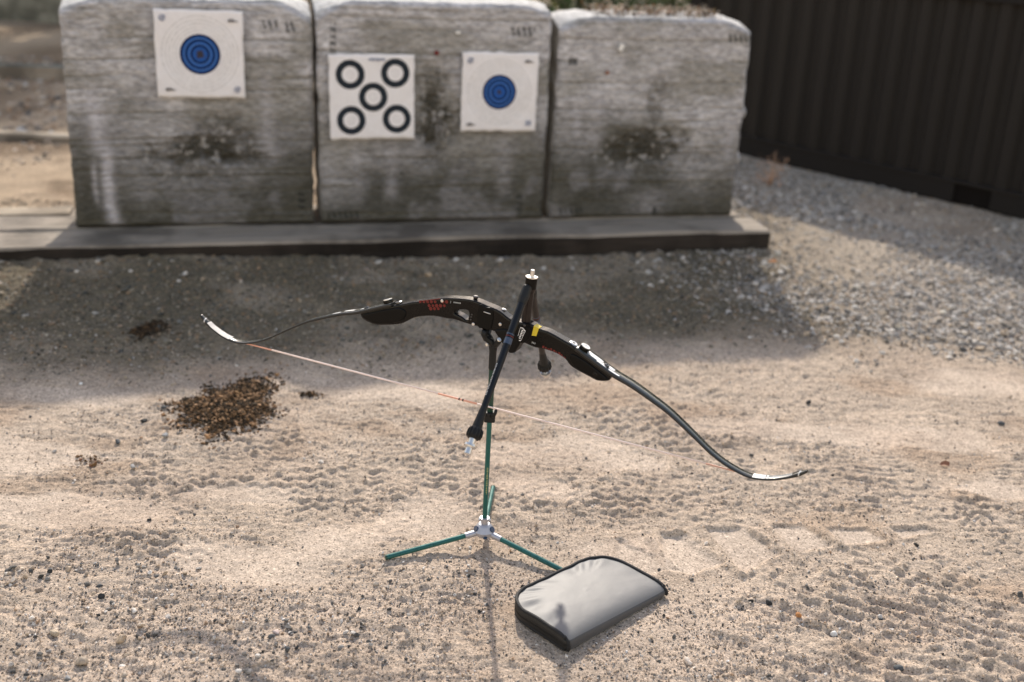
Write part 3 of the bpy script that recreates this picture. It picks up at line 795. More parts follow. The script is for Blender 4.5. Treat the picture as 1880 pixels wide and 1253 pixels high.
# strap knobs poking out on the right side of the right butt
for zz_ in (0.60, 0.37):
    mk = MB().lathe((0.925, 0.11, zz_), (1, -0.05, 0), [(0, .018), (.03, .02), (.045, .032), (.06, .032), (.07, .02)], 12)
    mk.build('strap_knob', worn('grey_plastic_knob', (0.3, 0.3, 0.31), 0.6), b3)

# dead leaves on the right butt
def leaves(n, cx, cy, cz, lx, ly, lz, size, cols, seed):
    r = np.random.default_rng(seed); V, Fq, C = [], [], []
    for i in range(n):
        p = np.array([cx + (r.random() - .5) * lx, cy + (r.random() - .5) * ly, cz + lz * r.random() ** 1.5])
        d = r.normal(size=3); d[2] *= .5; d /= np.linalg.norm(d); s_ = np.cross(d, [0, 0, 1.0]); s_ /= np.linalg.norm(s_) + 1e-9
        up = np.cross(s_, d); L_ = size * (.6 + .8 * r.random()); w = L_ * (.25 + .2 * r.random()); b_ = len(V)
        V += [p - d * L_, p + s_ * w + up * w * .35, p + d * L_, p - s_ * w + up * w * .35, p + up * 0.002]
        Fq += [(b_, b_ + 1, b_ + 4), (b_ + 1, b_ + 2, b_ + 4), (b_ + 2, b_ + 3, b_ + 4), (b_ + 3, b_, b_ + 4)]
        c = np.array(cols[r.integers(len(cols))]) * (.7 + .6 * r.random()); C += [c] * 5
    return np.array(V), np.array(Fq), np.array(C)
BROWN = [(0.10, 0.06, 0.03), (0.16, 0.085, 0.04), (0.24, 0.11, 0.045), (0.06, 0.045, 0.03), (0.2, 0.14, 0.07)]
V, Fq, C = leaves(1500, 0.49, 0.18, 0.932 + BEAM_H, 0.62, 0.26, 0.055, 0.014, BROWN, 5)
q = P0 + D * 2.156
lit = link('dead_leaves', np_mesh('dead_leaves', V, Fq, C, False, M_LEAF), None, None, (q[0], q[1], 0))
lit.rotation_euler = (0, 0, YAW)
tag(lit, 'strip of brown dead leaves lying on top of the rightmost butt', 'leaf litter', kind='stuff')

# ------------------------------------------------------------------ paper targets
def face_mat(name, kind):
    t = NT(name); o = t.obj()
    sp = t.n('ShaderNodeSeparateXYZ'); t.l(o, sp.inputs[0]); X_, Z_ = sp.outputs[0], sp.outputs[2]
    nz = t.noise(o, 30, 3); fine = t.noise(o, 120, 3)
    c = t.mix(nz, (0.72, 0.70, 0.725), (0.83, 0.815, 0.84))
    def rad(cx, cz):
        a = t.math('SUBTRACT', X_, cx); b = t.math('SUBTRACT', Z_, cz)
        return t.math('SQRT', t.math('ADD', t.math('MULTIPLY', a, a), t.math('MULTIPLY', b, b)))
    def ring(r, r0, w): return t.math('LESS_THAN', t.math('ABSOLUTE', t.math('SUBTRACT', r, r0)), w)
    if kind == 'five':
        for cx, cz in ((-0.0975, 0.098), (0.102, 0.106), (0.004, 0.0), (-0.094, -0.104), (0.110, -0.097)):
            r = rad(cx, cz)
            c = t.mix(ring(r, 0.0500, 0.0142), c, (0.020, 0.026, 0.036))
            c = t.mix(t.math('MULTIPLY', ring(r, 0.016, 0.0012), 0.35), c, (0.2, 0.2, 0.22))
            c = t.mix(t.math('MULTIPLY', ring(r, 0.006, 0.001), 0.3), c, (0.2, 0.2, 0.22))
    else:
        r = rad(0.0, 0.0)
        k = 1.0 if kind == 'big' else 0.925
        for q_ in (0.098, 0.112, 0.127, 0.142, 0.158):
            c = t.mix(t.math('MULTIPLY', ring(r, q_ * k, 0.0019), t.ramp(fine, 0.34, 0.6)), c, (0.44, 0.44, 0.45))
        blue = t.mix(fine, (0.012, 0.065, 0.25), (0.03, 0.11, 0.40))
        c = t.mix(t.math('LESS_THAN', r, 0.083 * k), c, blue)
        c = t.mix(ring(r, 0.0780 * k, 0.0065), c, (0.006, 0.022, 0.09))
        for q_ in (0.058, 0.036):
            c = t.mix(ring(r, q_ * k, 0.0050), c, (0.005, 0.016, 0.07))
            c = t.mix(t.math('MULTIPLY', ring(r, (q_ + 0.0085) * k, 0.0030), 0.75), c, (0.07, 0.19, 0.52))
        rr = t.math('ADD', r, t.math('MULTIPLY', t.math('SUBTRACT', fine, 0.5), 0.03))
        c = t.mix(t.math('LESS_THAN', rr, 0.016 if kind == 'big' else 0.010), c, (0.045, 0.040, 0.055))
    # arrow pricks
    pr = t.math('GREATER_THAN', t.noise(o, 210, 1), 0.745)
    c = t.mix(t.math('MULTIPLY', pr, 0.6), c, (0.25, 0.24, 0.23))
    t.base(c); t.set(0.85, 0, 0.15); t.bump(t.noise(o, 14, 3), 0.6, 0.012)
    return t.m
def paper(sc, zc, w, h, kind, label, marks, rot=0.0, seed=1):
    p = P0 + D * sc - N * 0.010
    e = empty('target_face', (p[0], p[1], zc), YAW)
    tag(e, label, 'paper target', 'paper targets on the butts')
    n = 26; V = []
    cr, sr = math.cos(rot), math.sin(rot)
    for j in range(n):
        for i in range(n):
            a, b = (i / (n - 1) - .5) * w, (j / (n - 1) - .5) * h
            curl = 0.010 * max(0, abs(a) / w * 2 - .8) * 5 * (0.3 + vn(np.array([b * 9.0]), np.array([seed]), 3)[0])
            y = -0.004 - 0.006 * fbm(np.array([a * 7.]), np.array([b * 7.]), seed, 2)[0] - curl * 0.8
            jx = (vn(np.array([b * 30.]), np.array([1. + seed]), 5)[0] - .5) * 0.005 if i in (0, n - 1) else 0
            jz = (vn(np.array([a * 30.]), np.array([4. + seed]), 6)[0] - .5) * 0.005 if j in (0, n - 1) else 0
            V.append((cr * a - sr * b + jx, y, sr * a + cr * b + jz))
    fs = [(j * n + i, j * n + i + 1, (j + 1) * n + i + 1, (j + 1) * n + i) for j in range(n - 1) for i in range(n - 1)]
    m_ = MB(); m_.add(V, fs)
    # turned-back thickness: a second sheet 1.2 mm behind, joined round the rim
    b_ = len(m_.v); m_.add([(x, y + 0.0012, z) for x, y, z in V], [f[::-1] for f in fs])
    rim = [i for i in range(n)] + [j * n + n - 1 for j in range(1, n)] + [(n - 1) * n + i for i in range(n - 2, -1, -1)] + [j * n for j in range(n - 2, 0, -1)]
    for k in range(len(rim)):
        a, b = rim[k], rim[(k + 1) % len(rim)]
        m_.f.append([a, a + b_, b + b_, b]); m_.mi.append(0); m_.sm.append(False)
    pm = face_mat('printed_paper_' + kind, kind)
    m_.build('paper_sheet', pm, e)
    for (mx, mz, k) in marks:
        q_ = MB(); x_, z_ = cr * mx - sr * mz, sr * mx + cr * mz; y_ = -0.017
        if k == 'logo':
            for q0, q1 in ((0.0085, 0.012), (0.0, 0.004)):
                pts = [(x_ + math.cos(a) * rr_, y_, z_ + math.sin(a) * rr_ * 1.1) for rr_ in (max(q0, 1e-4), q1) for a in np.linspace(0, 2 * PI, 16, endpoint=False)]
                q_.add(pts, [(i, (i + 1) % 16, 16 + (i + 1) % 16, 16 + i) for i in range(16)])
            q_.box((x_ + 0.009, y_, z_ + 0.007), (0.006, 0.0008, 0.010))
            q_.build('corner_mark', M_BLUEPRINT, e)
        elif k == 'mark':
            for bx, bw, bh in ((-0.015, 0.007, 0.013), (-0.006, 0.005, 0.016), (0.002, 0.006, 0.011), (0.010, 0.004, 0.007), (0.017, 0.005, 0.005)):
                q_.box((x_ + bx, y_, z_ + (bh - .013) * .3), (bw, 0.0008, bh), rot=Matrix.Rotation(0.25, 3, 'Y'))
            q_.build('corner_mark', M_NOCK, e)
        else:
            for i in range(9): q_.box((x_ - 0.032 + i * 0.008, y_, z_), (0.005, 0.0008, 0.007 + 0.003 * (i % 3)))
            q_.build('title_line', M_BLUEPRINT, e)
    return e
paper(0.5695, 0.8600, 0.364, 0.366, 'big', 'blue-spot paper target alone on the leftmost butt',
      [(-0.148, 0.148, 'logo'), (0.140, 0.143, 'mark'), (-0.128, -0.148, 'mark'), (0.148, -0.146, 'logo')], -0.008, 2)
paper(1.3010, 0.6835, 0.378, 0.374, 'five', 'white paper target printed with five dark rings', [(0.02, 0.165, 'title')], 0.012, 5)
paper(1.8795, 0.7090, 0.352, 0.356, 'small', 'blue-spot paper target right of the five-ring sheet on the middle butt',
      [(-0.140, 0.140, 'logo'), (0.132, 0.140, 'mark'), (-0.128, -0.146, 'mark'), (0.140, -0.140, 'logo')], -0.004, 9)

# ------------------------------------------------------------------ sleepers under and in front of the butts
def timber(name, label, cat, L, W, H, loc, rz, mats, seed, group=None, tilt=0.0):
    """a squared baulk with a slightly uneven outline; top faces may carry their own weathering"""
    m_ = MB(); n = 40; r = random.Random(seed); V = []
    prof = [(-W / 2, 0.0), (-W / 2, H * .5), (-W / 2, H - .012), (-W / 2 + .012, H), (-W * .25, H), (0, H), (W * .25, H), (W / 2 - .012, H), (W / 2, H - .012), (W / 2, H * .5), (W / 2, 0.0)]
    for i in range(n):
        x = -L / 2 + L * i / (n - 1)
        for k, (py, pz) in enumerate(prof):
            j = (vn(np.array([x * 3.1]), np.array([k * 1.7]), seed)[0] - .5) * 0.010
            j2 = (vn(np.array([x * 9.]), np.array([k * 2.3]), seed + 5)[0] - .5) * 0.006
            V.append((x, py + j + j2, pz + (j * .8 + j2 if pz > 0 else 0)))
    K = len(prof)
    for i in range(n - 1):
        for k in range(K - 1):
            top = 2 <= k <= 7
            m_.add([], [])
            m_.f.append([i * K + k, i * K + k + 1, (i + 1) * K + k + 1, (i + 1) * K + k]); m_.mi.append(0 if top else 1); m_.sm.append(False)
    m_.v = V
    m_.f.append(list(range(K))[::-1]); m_.mi.append(1); m_.sm.append(False)
    m_.f.append([(n - 1) * K + k for k in range(K)]); m_.mi.append(1); m_.sm.append(False)
    # faces wound outwards
    me = m_.mesh(name)
    bm = bmesh.new(); bm.from_mesh(me); bmesh.ops.recalc_face_normals(bm, faces=bm.faces); bm.to_mesh(me); bm.free()
    o = link(name, me, mats, None, loc); o.rotation_euler = (0, tilt, rz)
    tag(o, label, cat, group)
    return o
def along(s, d): q = P0 + D * s + N * d; return q[0], q[1]
sc_ = (BEAM_S0 + BEAM_S1) / 2
fx, fy = along(sc_, BEAM_F + 0.130)
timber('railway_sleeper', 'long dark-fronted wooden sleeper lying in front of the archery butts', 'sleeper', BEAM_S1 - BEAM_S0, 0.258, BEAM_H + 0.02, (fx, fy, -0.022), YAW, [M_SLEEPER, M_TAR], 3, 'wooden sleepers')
fx, fy = along(0.905, 0.185)
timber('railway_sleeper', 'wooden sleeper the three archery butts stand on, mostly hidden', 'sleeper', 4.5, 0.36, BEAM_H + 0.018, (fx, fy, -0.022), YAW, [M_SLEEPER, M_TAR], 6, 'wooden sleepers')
# pale lump at the sleeper's right end
# left: board and half buried timbers behind the butts
fx, fy = along(-0.63, 0.30)
timber('board', 'pale sun-bleached board just left of the leftmost butt', 'board', 1.15, 0.14, 0.055, (fx, fy, 0.052), YAW, [M_PALEWOOD, M_TAR], 21, 'timbers lying left of the butts')
for k_ in (-1.1, -0.2):
    pass
timber('board', 'thin pale plank half buried in the bank left of the butts', 'plank', 4.0, 0.10, 0.045, (-3.6, 7.05, -0.004), 0.02, [M_PALEWOOD, M_SLEEPER], 22, 'timbers lying left of the butts')
timber('board', 'grey brown plank on edge, second from the far left timber', 'plank', 5.4, 0.10, 0.12, (-4.6, 9.3, -0.004), 0.02, [M_GREYLOG, M_SLEEPER], 23, 'timbers lying left of the butts')
timber('timber_baulk', 'thick grey-green timber farthest away at the top left corner', 'timber', 6.5, 0.34, 0.36, (-6.0, 13.3, -0.01), 0.02, [M_GREYLOG, M_GREYLOG], 24, 'timbers lying left of the butts')

# ------------------------------------------------------------------ dark corrugated container on the right
CD = Vector((0.687, -0.726, 0)); CN = Vector((0.726, 0.687, 0))       # along the wall / away from the camera
CA = math.atan2(CD.y, CD.x)
ce = empty('shipping_container', (1.553, 7.49, 0), CA)
tag(ce, 'long dark corrugated steel container standing on gravel at right', 'container')
CL0, CL1, CH = -0.55, 3.6, 1.17
m_ = MB(); pts = []; x = CL0; pitch = 0.155; k = 0
while x < CL1:
    pts += [(x, 0.0), (x + 0.056, 0.0), (x + 0.080, 0.030), (x + 0.131, 0.030)]; x += pitch
pts.append((x, 0.0)); CL1 = x
zs = [0.125, 0.4, 0.8, CH - 0.05]
V = [(px, py, z) for z in zs for px, py in pts]; n = len(pts)
m_.add(V, [(j * n + i, j * n + i + 1, (j + 1) * n + i + 1, (j + 1) * n + i) for j in range(len(zs) - 1) for i in range(n - 1)], 0, False)
m_.build('corrugated_side', M_CONT, ce)
def cbox(name, x0, x1, y0, y1, z0, z1, mat, bev=0.004):
    return MB().box(((x0 + x1) / 2, (y0 + y1) / 2, (z0 + z1) / 2), (x1 - x0, y1 - y0, z1 - z0), bev).build(name, mat, ce)
pk = [(1.40, 1.62), (2.7, 2.95)]
xs_ = [CL0] + [q for p in pk for q in p] + [CL1]
for i in range(0, len(xs_), 2): cbox('bottom_rail', xs_[i], xs_[i + 1], -0.020, 0.10, 0.0, 0.118, M_CONTRAIL)
for a, b in pk: cbox('fork_pocket', a + .001, b - .001, -0.004, 0.10, 0.0, 0.117, M_POCKET, 0.001)
cbox('rail_lip', CL0, CL1, -0.028, 0.05, 0.119, 0.134, M_CONT, 0.003)
cbox('top_rail', CL0, CL1, -0.020, 0.06, CH - 0.05, CH, M_CONTRAIL)
cbox('corner_post', CL0 - 0.10, CL0 - 0.001, -0.022, 0.09, 0.0, CH + 0.001, M_CONTRAIL)
cbox('end_wall', CL0 - 0.097, CL0 - 0.045, 0.092, 2.4, 0.10, CH - 0.003, M_CONT)
cbox('roof', CL0 - 0.09, CL1, 0.062, 2.4, CH - 0.03, CH - 0.008, M_CONT)

# ------------------------------------------------------------------ shrubs and trees behind
def leaf_cloud(n, rx_, ry_, rz_, zc, size, cols, seed, clumps=26):
    r = np.random.default_rng(seed)
    cen = r.normal(size=(clumps, 3)); cen /= np.linalg.norm(cen, axis=1)[:, None]; cen *= (0.25 + 0.75 * r.random(clumps)[:, None] ** .6)
    sh = 0.6 + 0.8 * r.random(clumps)
    V, Fq, C = [], [], []
    which = r.integers(clumps, size=n)
    P = cen[which] + r.normal(size=(n, 3)) * 0.17
    P[:, 0] *= rx_; P[:, 1] *= ry_; P[:, 2] = zc + P[:, 2] * rz_
    P[:, 2] = np.maximum(P[:, 2], 0.03)
    d = r.normal(size=(n, 3)); d /= np.linalg.norm(d, axis=1)[:, None]
    e = np.cross(d, r.normal(size=(n, 3))); e /= np.linalg.norm(e, axis=1)[:, None]
    L_ = size * (.6 + .8 * r.random(n))[:, None]
    V = np.stack([P - d * L_, P + e * L_ * .42, P + d * L_, P - e * L_ * .42], 1).reshape(-1, 3)
    Fq = np.arange(n * 4).reshape(n, 4)
    c = np.array(cols)[r.integers(len(cols), size=n)] * sh[which][:, None] * (.8 + .4 * r.random(n))[:, None]
    return V, Fq, np.repeat(c, 4, 0)
GREEN = [(0.055, 0.085, 0.028), (0.075, 0.10, 0.035), (0.04, 0.06, 0.022), (0.10, 0.11, 0.04)]
DARKG = [(0.035, 0.045, 0.02), (0.05, 0.05, 0.025), (0.06, 0.05, 0.028)]
def shrub(x, y, w, d, h, label, cols, seed, n=2600, trunk=None, group='bushes behind the butts', name='shrub', cat='shrub'):
    e = empty(name, (x, y, 0)); tag(e, label, cat, group)
    zc = h * .52 if trunk is None else trunk + (h - trunk) * .5
    rz_ = h * .5 if trunk is None else (h - trunk) * .55
    V, Fq, C = leaf_cloud(n, w / 2, d / 2, rz_, zc, 0.05 if trunk is None else 0.13, cols, seed)
    link('crown' if trunk else 'foliage', np_mesh('foliage', V, Fq, C, False, M_LEAF), None, e)
    m_ = MB(); r = random.Random(seed)
    top = zc
    m_.tube([(0, 0, -.05), (0.03, 0.01, top * .4), (-.02, 0.03, top * .8), (0.02, 0, top)], [0.05 + h * .014, 0.04 + h * .01, 0.03 + h * .006, .02], 9)
    for i in range(5):
        a = r.random() * 6.3; z_ = top * (.35 + .1 * i)
        m_.tube([(0, 0, z_), (math.cos(a) * w * .16, math.sin(a) * d * .16, z_ + h * .12), (math.cos(a) * w * .33, math.sin(a) * d * .33, z_ + h * .22)], [.03, .018, .008], 6)
    m_.build('trunk' if trunk else 'stem', M_BARK, e)
shrub(0.85, 10.6, 2.4, 1.2, 1.35, 'green bush seen over the gap between middle and right butts', GREEN, 31)
shrub(2.6, 12.5, 2.8, 1.4, 1.6, 'dark bush behind the rightmost butt beside the container', DARKG, 32)
shrub(-1.35, 11.0, 2.2, 1.2, 1.35, 'dark brown bush seen over the gap between left and middle butts', DARKG, 33)
shrub(-8.4, 16.2, 5.0, 3.4, 5.4, 'leafy tree beyond the far left timber', GREEN, 34, 9000, 1.0, 'trees beyond the timbers', 'tree', 'tree')
shrub(-4.2, 16.6, 5.2, 3.4, 5.6, 'broad tree behind the leftmost butt, right of its neighbour', GREEN, 35, 9000, 1.0, 'trees beyond the timbers', 'tree', 'tree')

# dry weed by the container
we = empty('dry_weed', (1.50, 6.72, gh(1.50, 6.72))); tag(we, 'small orange dry weed on the gravel beside the container', 'weed')
m_ = MB()
for a, l_, h_ in ((0.2, .10, .17), (2.2, .08, .13), (3.6, .12, .09), (5.0, .06, .15), (1.1, .05, .20)):
    m_.tube([(0, 0, 0), (math.cos(a) * l_ * .4, math.sin(a) * l_ * .4, h_ * .5), (math.cos(a) * l_, math.sin(a) * l_, h_)], [.004, .003, .0015], 6)
m_.build('stem', worn('dry_stem', (0.5, 0.3, 0.18), 0.8), we)
V, Fq, C = leaves(110, 0, 0, 0.02, 0.2, 0.16, 0.16, 0.012, [(0.55, 0.3, 0.17), (0.5, 0.26, 0.13), (0.55, 0.36, 0.24)], 8)
link('foliage', np_mesh('foliage', V, Fq, C, False, M_LEAF), None, we)

# ------------------------------------------------------------------ the bow: local x along the string, z towards the back of the bow, y away from the camera
A_ = Vector((0.931, -0.362, -0.051)).normalized()
B_ = Vector((0.076, 0.054, 0.996)); B_ = (B_ - A_ * B_.dot(A_)).normalized()
Y_ = B_.cross(A_)
BM = Matrix((A_, Y_, B_)).transposed().to_4x4(); BM.translation = Vector((-0.084, 2.515, 0.397))
bow = empty('recurve_bow', mat=BM)
tag(bow, 'black recurve bow resting string-down across the green bow stand', 'bow')

def catmull(P, n=5, closed=True):
    out = []; L = len(P)
    for i in range(L if closed else L - 1):
        p = [np.array(P[(i + k) % L] if closed else P[min(max(i + k, 0), L - 1)], float) for k in (-1, 0, 1, 2)]
        for j in range(n):
            t = j / n
            out.append(0.5 * ((2 * p[1]) + (-p[0] + p[2]) * t + (2 * p[0] - 5 * p[1] + 4 * p[2] - p[3]) * t * t + (-p[0] + 3 * p[1] - 3 * p[2] + p[3]) * t ** 3))
    if not closed: out.append(np.array(P[-1], float))
    return out
def plate(name, outline, half, bev, mat, parent, holes=(), y0=0.0, sub=4):
    """a bevelled plate cut from an outline in the local x-z plane"""
    cu = bpy.data.curves.new(name, 'CURVE'); cu.dimensions = '2D'; cu.fill_mode = 'BOTH'
    cu.extrude = max(half - bev, 1e-5); cu.bevel_depth = bev; cu.bevel_resolution = 2; cu.offset = -bev
    for P in [outline, *holes]:
        Q = catmull(P, sub) if sub > 1 else P
        sp = cu.splines.new('POLY'); sp.points.add(len(Q) - 1); sp.use_cyclic_u = True
        for p, q in zip(sp.points, Q): p.co = (q[0], q[1], 0, 1)
    tmp = bpy.data.objects.new(name, cu); COL.objects.link(tmp)
    dg = bpy.context.evaluated_depsgraph_get()
    me = bpy.data.meshes.new_from_object(tmp.evaluated_get(dg))
    bpy.data.objects.remove(tmp); bpy.data.curves.remove(cu)
    me.transform(Matrix(((1, 0, 0, 0), (0, 0, -1, y0), (0, 1, 0, 0), (0, 0, 0, 1))))
    me.name = name; me.materials.clear(); me.materials.append(mat)
    for p in me.polygons: p.use_smooth = False
    return link(name, me, None, parent)

R_OUT = [(-.3177, .160), (-.283, .176), (-.2471, .1915), (-.21, .206), (-.1836, .2165), (-.1595, .2245), (-.1093, .2425), (-.0826, .249), (-.0383, .2555), (-.0144, .2545), (.0071, .2505), (.0402, .2445), (.0747, .2295),
         (.1205, .2305), (.1447, .224), (.1683, .2215), (.2099, .2090), (.2269, .2035), (.2575, .1880), (.2925, .1720), (.3295, .1555),
         (.3295, .1485), (.3243, .1395), (.3028, .134), (.2885, .136), (.2354, .1515), (.2161, .1667), (.1921, .1752), (.163, .1782), (.1400, .1770), (.1200, .1800), (.1060, .1830),
         (.0900, .1850), (.062, .1880), (.0288, .1930), (.0085, .1895), (-.007, .1943), (-.0402, .1954), (-.0708, .1980), (-.0918, .1958), (-.1193, .1949), (-.1494, .1881), (-.1763, .1776), (-.2086, .1555), (-.2455, .144), (-.2801, .1376), (-.313, .1451)]
HOLE = [(-.0711, .2144), (-.0645, .2231), (-.041, .2284), (-.0343, .2227), (-.0345, .2111), (-.0397, .2042), (-.0539, .2096)]
riser = plate('riser', R_OUT, 0.022, 0.005, M_ANOD, bow, [HOLE])
# the lower pockets are cheeked, the middle is boxed out
plate('limb_pocket', [(.232, .184), (.262, .1760), (.300, .1590), (.322, .1470), (.3215, .1415), (.302, .1375), (.2885, .1400), (.250, .1510), (.236, .1590), (.226, .172)], 0.0262, 0.004, M_ANOD2, bow)
plate('limb_pocket', [(-.312, .1565), (-.283, .170), (-.2471, .1850), (-.215, .1960), (-.196, .188), (-.205, .165), (-.2455, .148), (-.2801, .1415), (-.309, .1485)], 0.0262, 0.004, M_ANOD2, bow)
plate('rest_plate', [(-.012, .2495), (.006, .2470), (.0265, .2440), (.0275, .197), (.006, .1935), (-.010, .1985)], 0.0255, 0.003, M_ANOD2, bow, sub=2)
plate('grip', [(.036, .1965), (.060, .206), (.082, .2035), (.100, .196), (.1020, .178), (.0955, .160), (.0905, .1525), (.0790, .1500), (.0660, .1615), (.048, .180)], 0.0270, 0.007, M_GRIP, bow)
plate('lower_boss', [(.090, .222), (.121, .222), (.124, .205), (.117, .186), (.106, .1805), (.095, .184), (.088, .200)], 0.0245, 0.003, M_ANOD2, bow)
# printed marks on the near face
def mark(name, quads, mat, parent=None, y=-0.0229, label=None):
    q = MB()
    for pts in quads:
        n = len(pts)
        q.add([(x, y, z) for x, z in pts] + [(x, y + 0.0006, z) for x, z in pts],
              [tuple(range(n)), tuple(range(2 * n - 1, n - 1, -1))] + [(i, n + i, n + (i + 1) % n, (i + 1) % n) for i in range(n)], 0, False)
    o = q.build(name, mat, parent or bow)
    if label: o['label'] = label
    return o
def hexa(cx, cz, r, a0=0.0): return [(cx + r * math.cos(a0 + k * PI / 3), cz + r * math.sin(a0 + k * PI / 3)) for k in range(6)]
reds = []
for i in range(9):
    for j in range(3):
        cx, cz = -.172 + i * .0098 + (j % 2) * .0049, .2325 - j * .0086 + i * .0021
        if abs(i - 5) + j * 1.6 < 4.6 and random.random() < .85: reds.append(hexa(cx, cz - .012, .0045 * (.8 + .3 * random.random()), .3))
mark('red_graphic', reds, M_RED, label='red honeycomb graphic on the upper riser')
reds = []
for i in range(9):
    x_ = .158 + i * .0068; w_ = .0052 - .001 * (i % 2); h_ = .0062 - .0016 * (i % 3)
    zb_ = [float(np.interp(q_, [.14, .163, .1921, .2161, .2354], [.1770, .1782, .1752, .1667, .1515])) + .0030 for q_ in (x_, x_ + w_)]
    reds.append([(x_, zb_[0]), (x_ + w_, zb_[1]), (x_ + w_ - .001, zb_[1] + h_), (x_ - .0008, zb_[0] + h_ * .8)])
mark('red_graphic', reds, M_RED, label='red graphic along the belly of the lower riser')
mark('red_graphic', [[(-.165, .2215), (-.112, .2395), (-.112, .2418), (-.165, .2238)]], M_RED, y=-0.0206, label='red line along the top edge of the upper riser')
mark('riser_lettering', [[(-.0755 + i * .0032, .2385 + .0003 * i), (-.0735 + i * .0032, .2387 + .0003 * i), (-.0735 + i * .0032, .2420 + .0003 * i), (-.0755 + i * .0032, .2418 + .0003 * i)] for i in range(6)], M_GREYPRINT)
mark('riser_lettering', [[(-.0835, .2360), (-.0825, .2360), (-.0825, .2420), (-.0835, .2420)]], M_GREYPRINT)
mark('riser_lettering', [[(.131 + i * .0034, .1860 - .0004 * i), (.1328 + i * .0034, .1858 - .0004 * i), (.1332 + i * .0034, .1900 - .0004 * i), (.1314 + i * .0034, .1902 - .0004 * i)] for i in range(3)], M_GREYPRINT)
# maker's badge: a white outline with two rows of tiny letters
bd = [(.0991, .2187), (.1055, .2185), (.1129, .2125), (.1045, .1860), (.0965, .1840), (.0940, .1880)]
cxb, czb = sum(p[0] for p in bd) / 6, sum(p[1] for p in bd) / 6
quads = []
for i in range(6):
    a, b = bd[i], bd[(i + 1) % 6]; k = .87
    ai = (cxb + (a[0] - cxb) * k, czb + (a[1] - czb) * k); bi = (cxb + (b[0] - cxb) * k, czb + (b[1] - czb) * k)
    quads.append([a, b, bi, ai])
for i in range(6):
    z_ = .1905 + i * .0040; x_ = .0985 + i * .0009
    quads.append([(x_, z_), (x_ + .0042, z_ + .0003), (x_ + .0042, z_ + .0030), (x_, z_ + .0027)])
    if i > 1: quads.append([(x_ + .0055, z_ + .0004), (x_ + .0072, z_ + .0006), (x_ + .0072, z_ + .0026), (x_ + .0055, z_ + .0024)])
mark('badge', quads, M_WHITE, y=-0.0254, label='white outlined hexagonal badge below the stabiliser bushing')
# yellow tape round the riser
TP = [(.1310, .2292), (.1440, .2252), (.1400, .2055), (.1285, .2045)]
q = MB(); yv = 0.0232
q.add([(TP[0][0], -yv, TP[0][1]), (TP[1][0], -yv, TP[1][1]), (TP[2][0], -yv, TP[2][1]), (TP[3][0], -yv, TP[3][1]),
       (TP[0][0], .004, TP[0][1]), (TP[1][0], .004, TP[1][1]), (TP[2][0], .004, TP[2][1]), (TP[3][0], .004, TP[3][1])],
      [(0, 1, 2, 3), (0, 4, 5, 1), (4, 7, 6, 5)], 0, False)
q.build('yellow_tape', M_YELLOW, bow)
# screws on the near face
for (x_, z_, r_) in ((.0480, .2135, .0030), (-.0195, .1985, .0028), (-.0265, .2150, .0016), (-.0255, .2210, .0016), (-.0270, .2080, .0016), (-.1055, .2370, .0028), (-.289, .1605, .0022), (.1080, .2245, .0022)):
    MB().lathe((x_, -0.021, z_), (0, -1, 0), [(0, r_ * 1.3), (.0035, r_ * 1.3), (.0042, r_)], 12).build('screw', M_BOLT if r_ < .0026 else M_STEEL, bow)
MB().lathe((.293, -0.0255, .1475), (0, -1, 0), [(0, .0062), (.001, .0062), (.0016, .0045)], 16).build('screw', M_ANOD, bow)
MB().tube([(0.004, -.0262, .2350), (.022, -.0262, .2335)], [.0013, .0013], 8).build('clicker', M_STEEL, bow)
MB().lathe((-.0281, 0, .2500), (0.04, 0, 1), [(0, .006), (.004, .006), (.005, .004), (.009, .0065), (.012, .0065), (.0135, .004)], 14).build('sight_screw', M_BOLT, bow)
MB().lathe((.045, 0.006, .2420), (0.25, 0, 1), [(0, .005), (.003, .005), (.004, .003)], 14).build('bushing', M_STEEL, bow)

# the riser is slimmer than it is deep
for o_ in list(bow.children):
    if o_.name.split('.')[0] in ('riser', 'limb_pocket', 'rest_plate', 'grip', 'lower_boss', 'red_graphic', 'riser_lettering', 'badge', 'yellow_tape', 'screw', 'clicker'):
        o_.data.transform(Matrix.Diagonal((1, .74, 1, 1)))

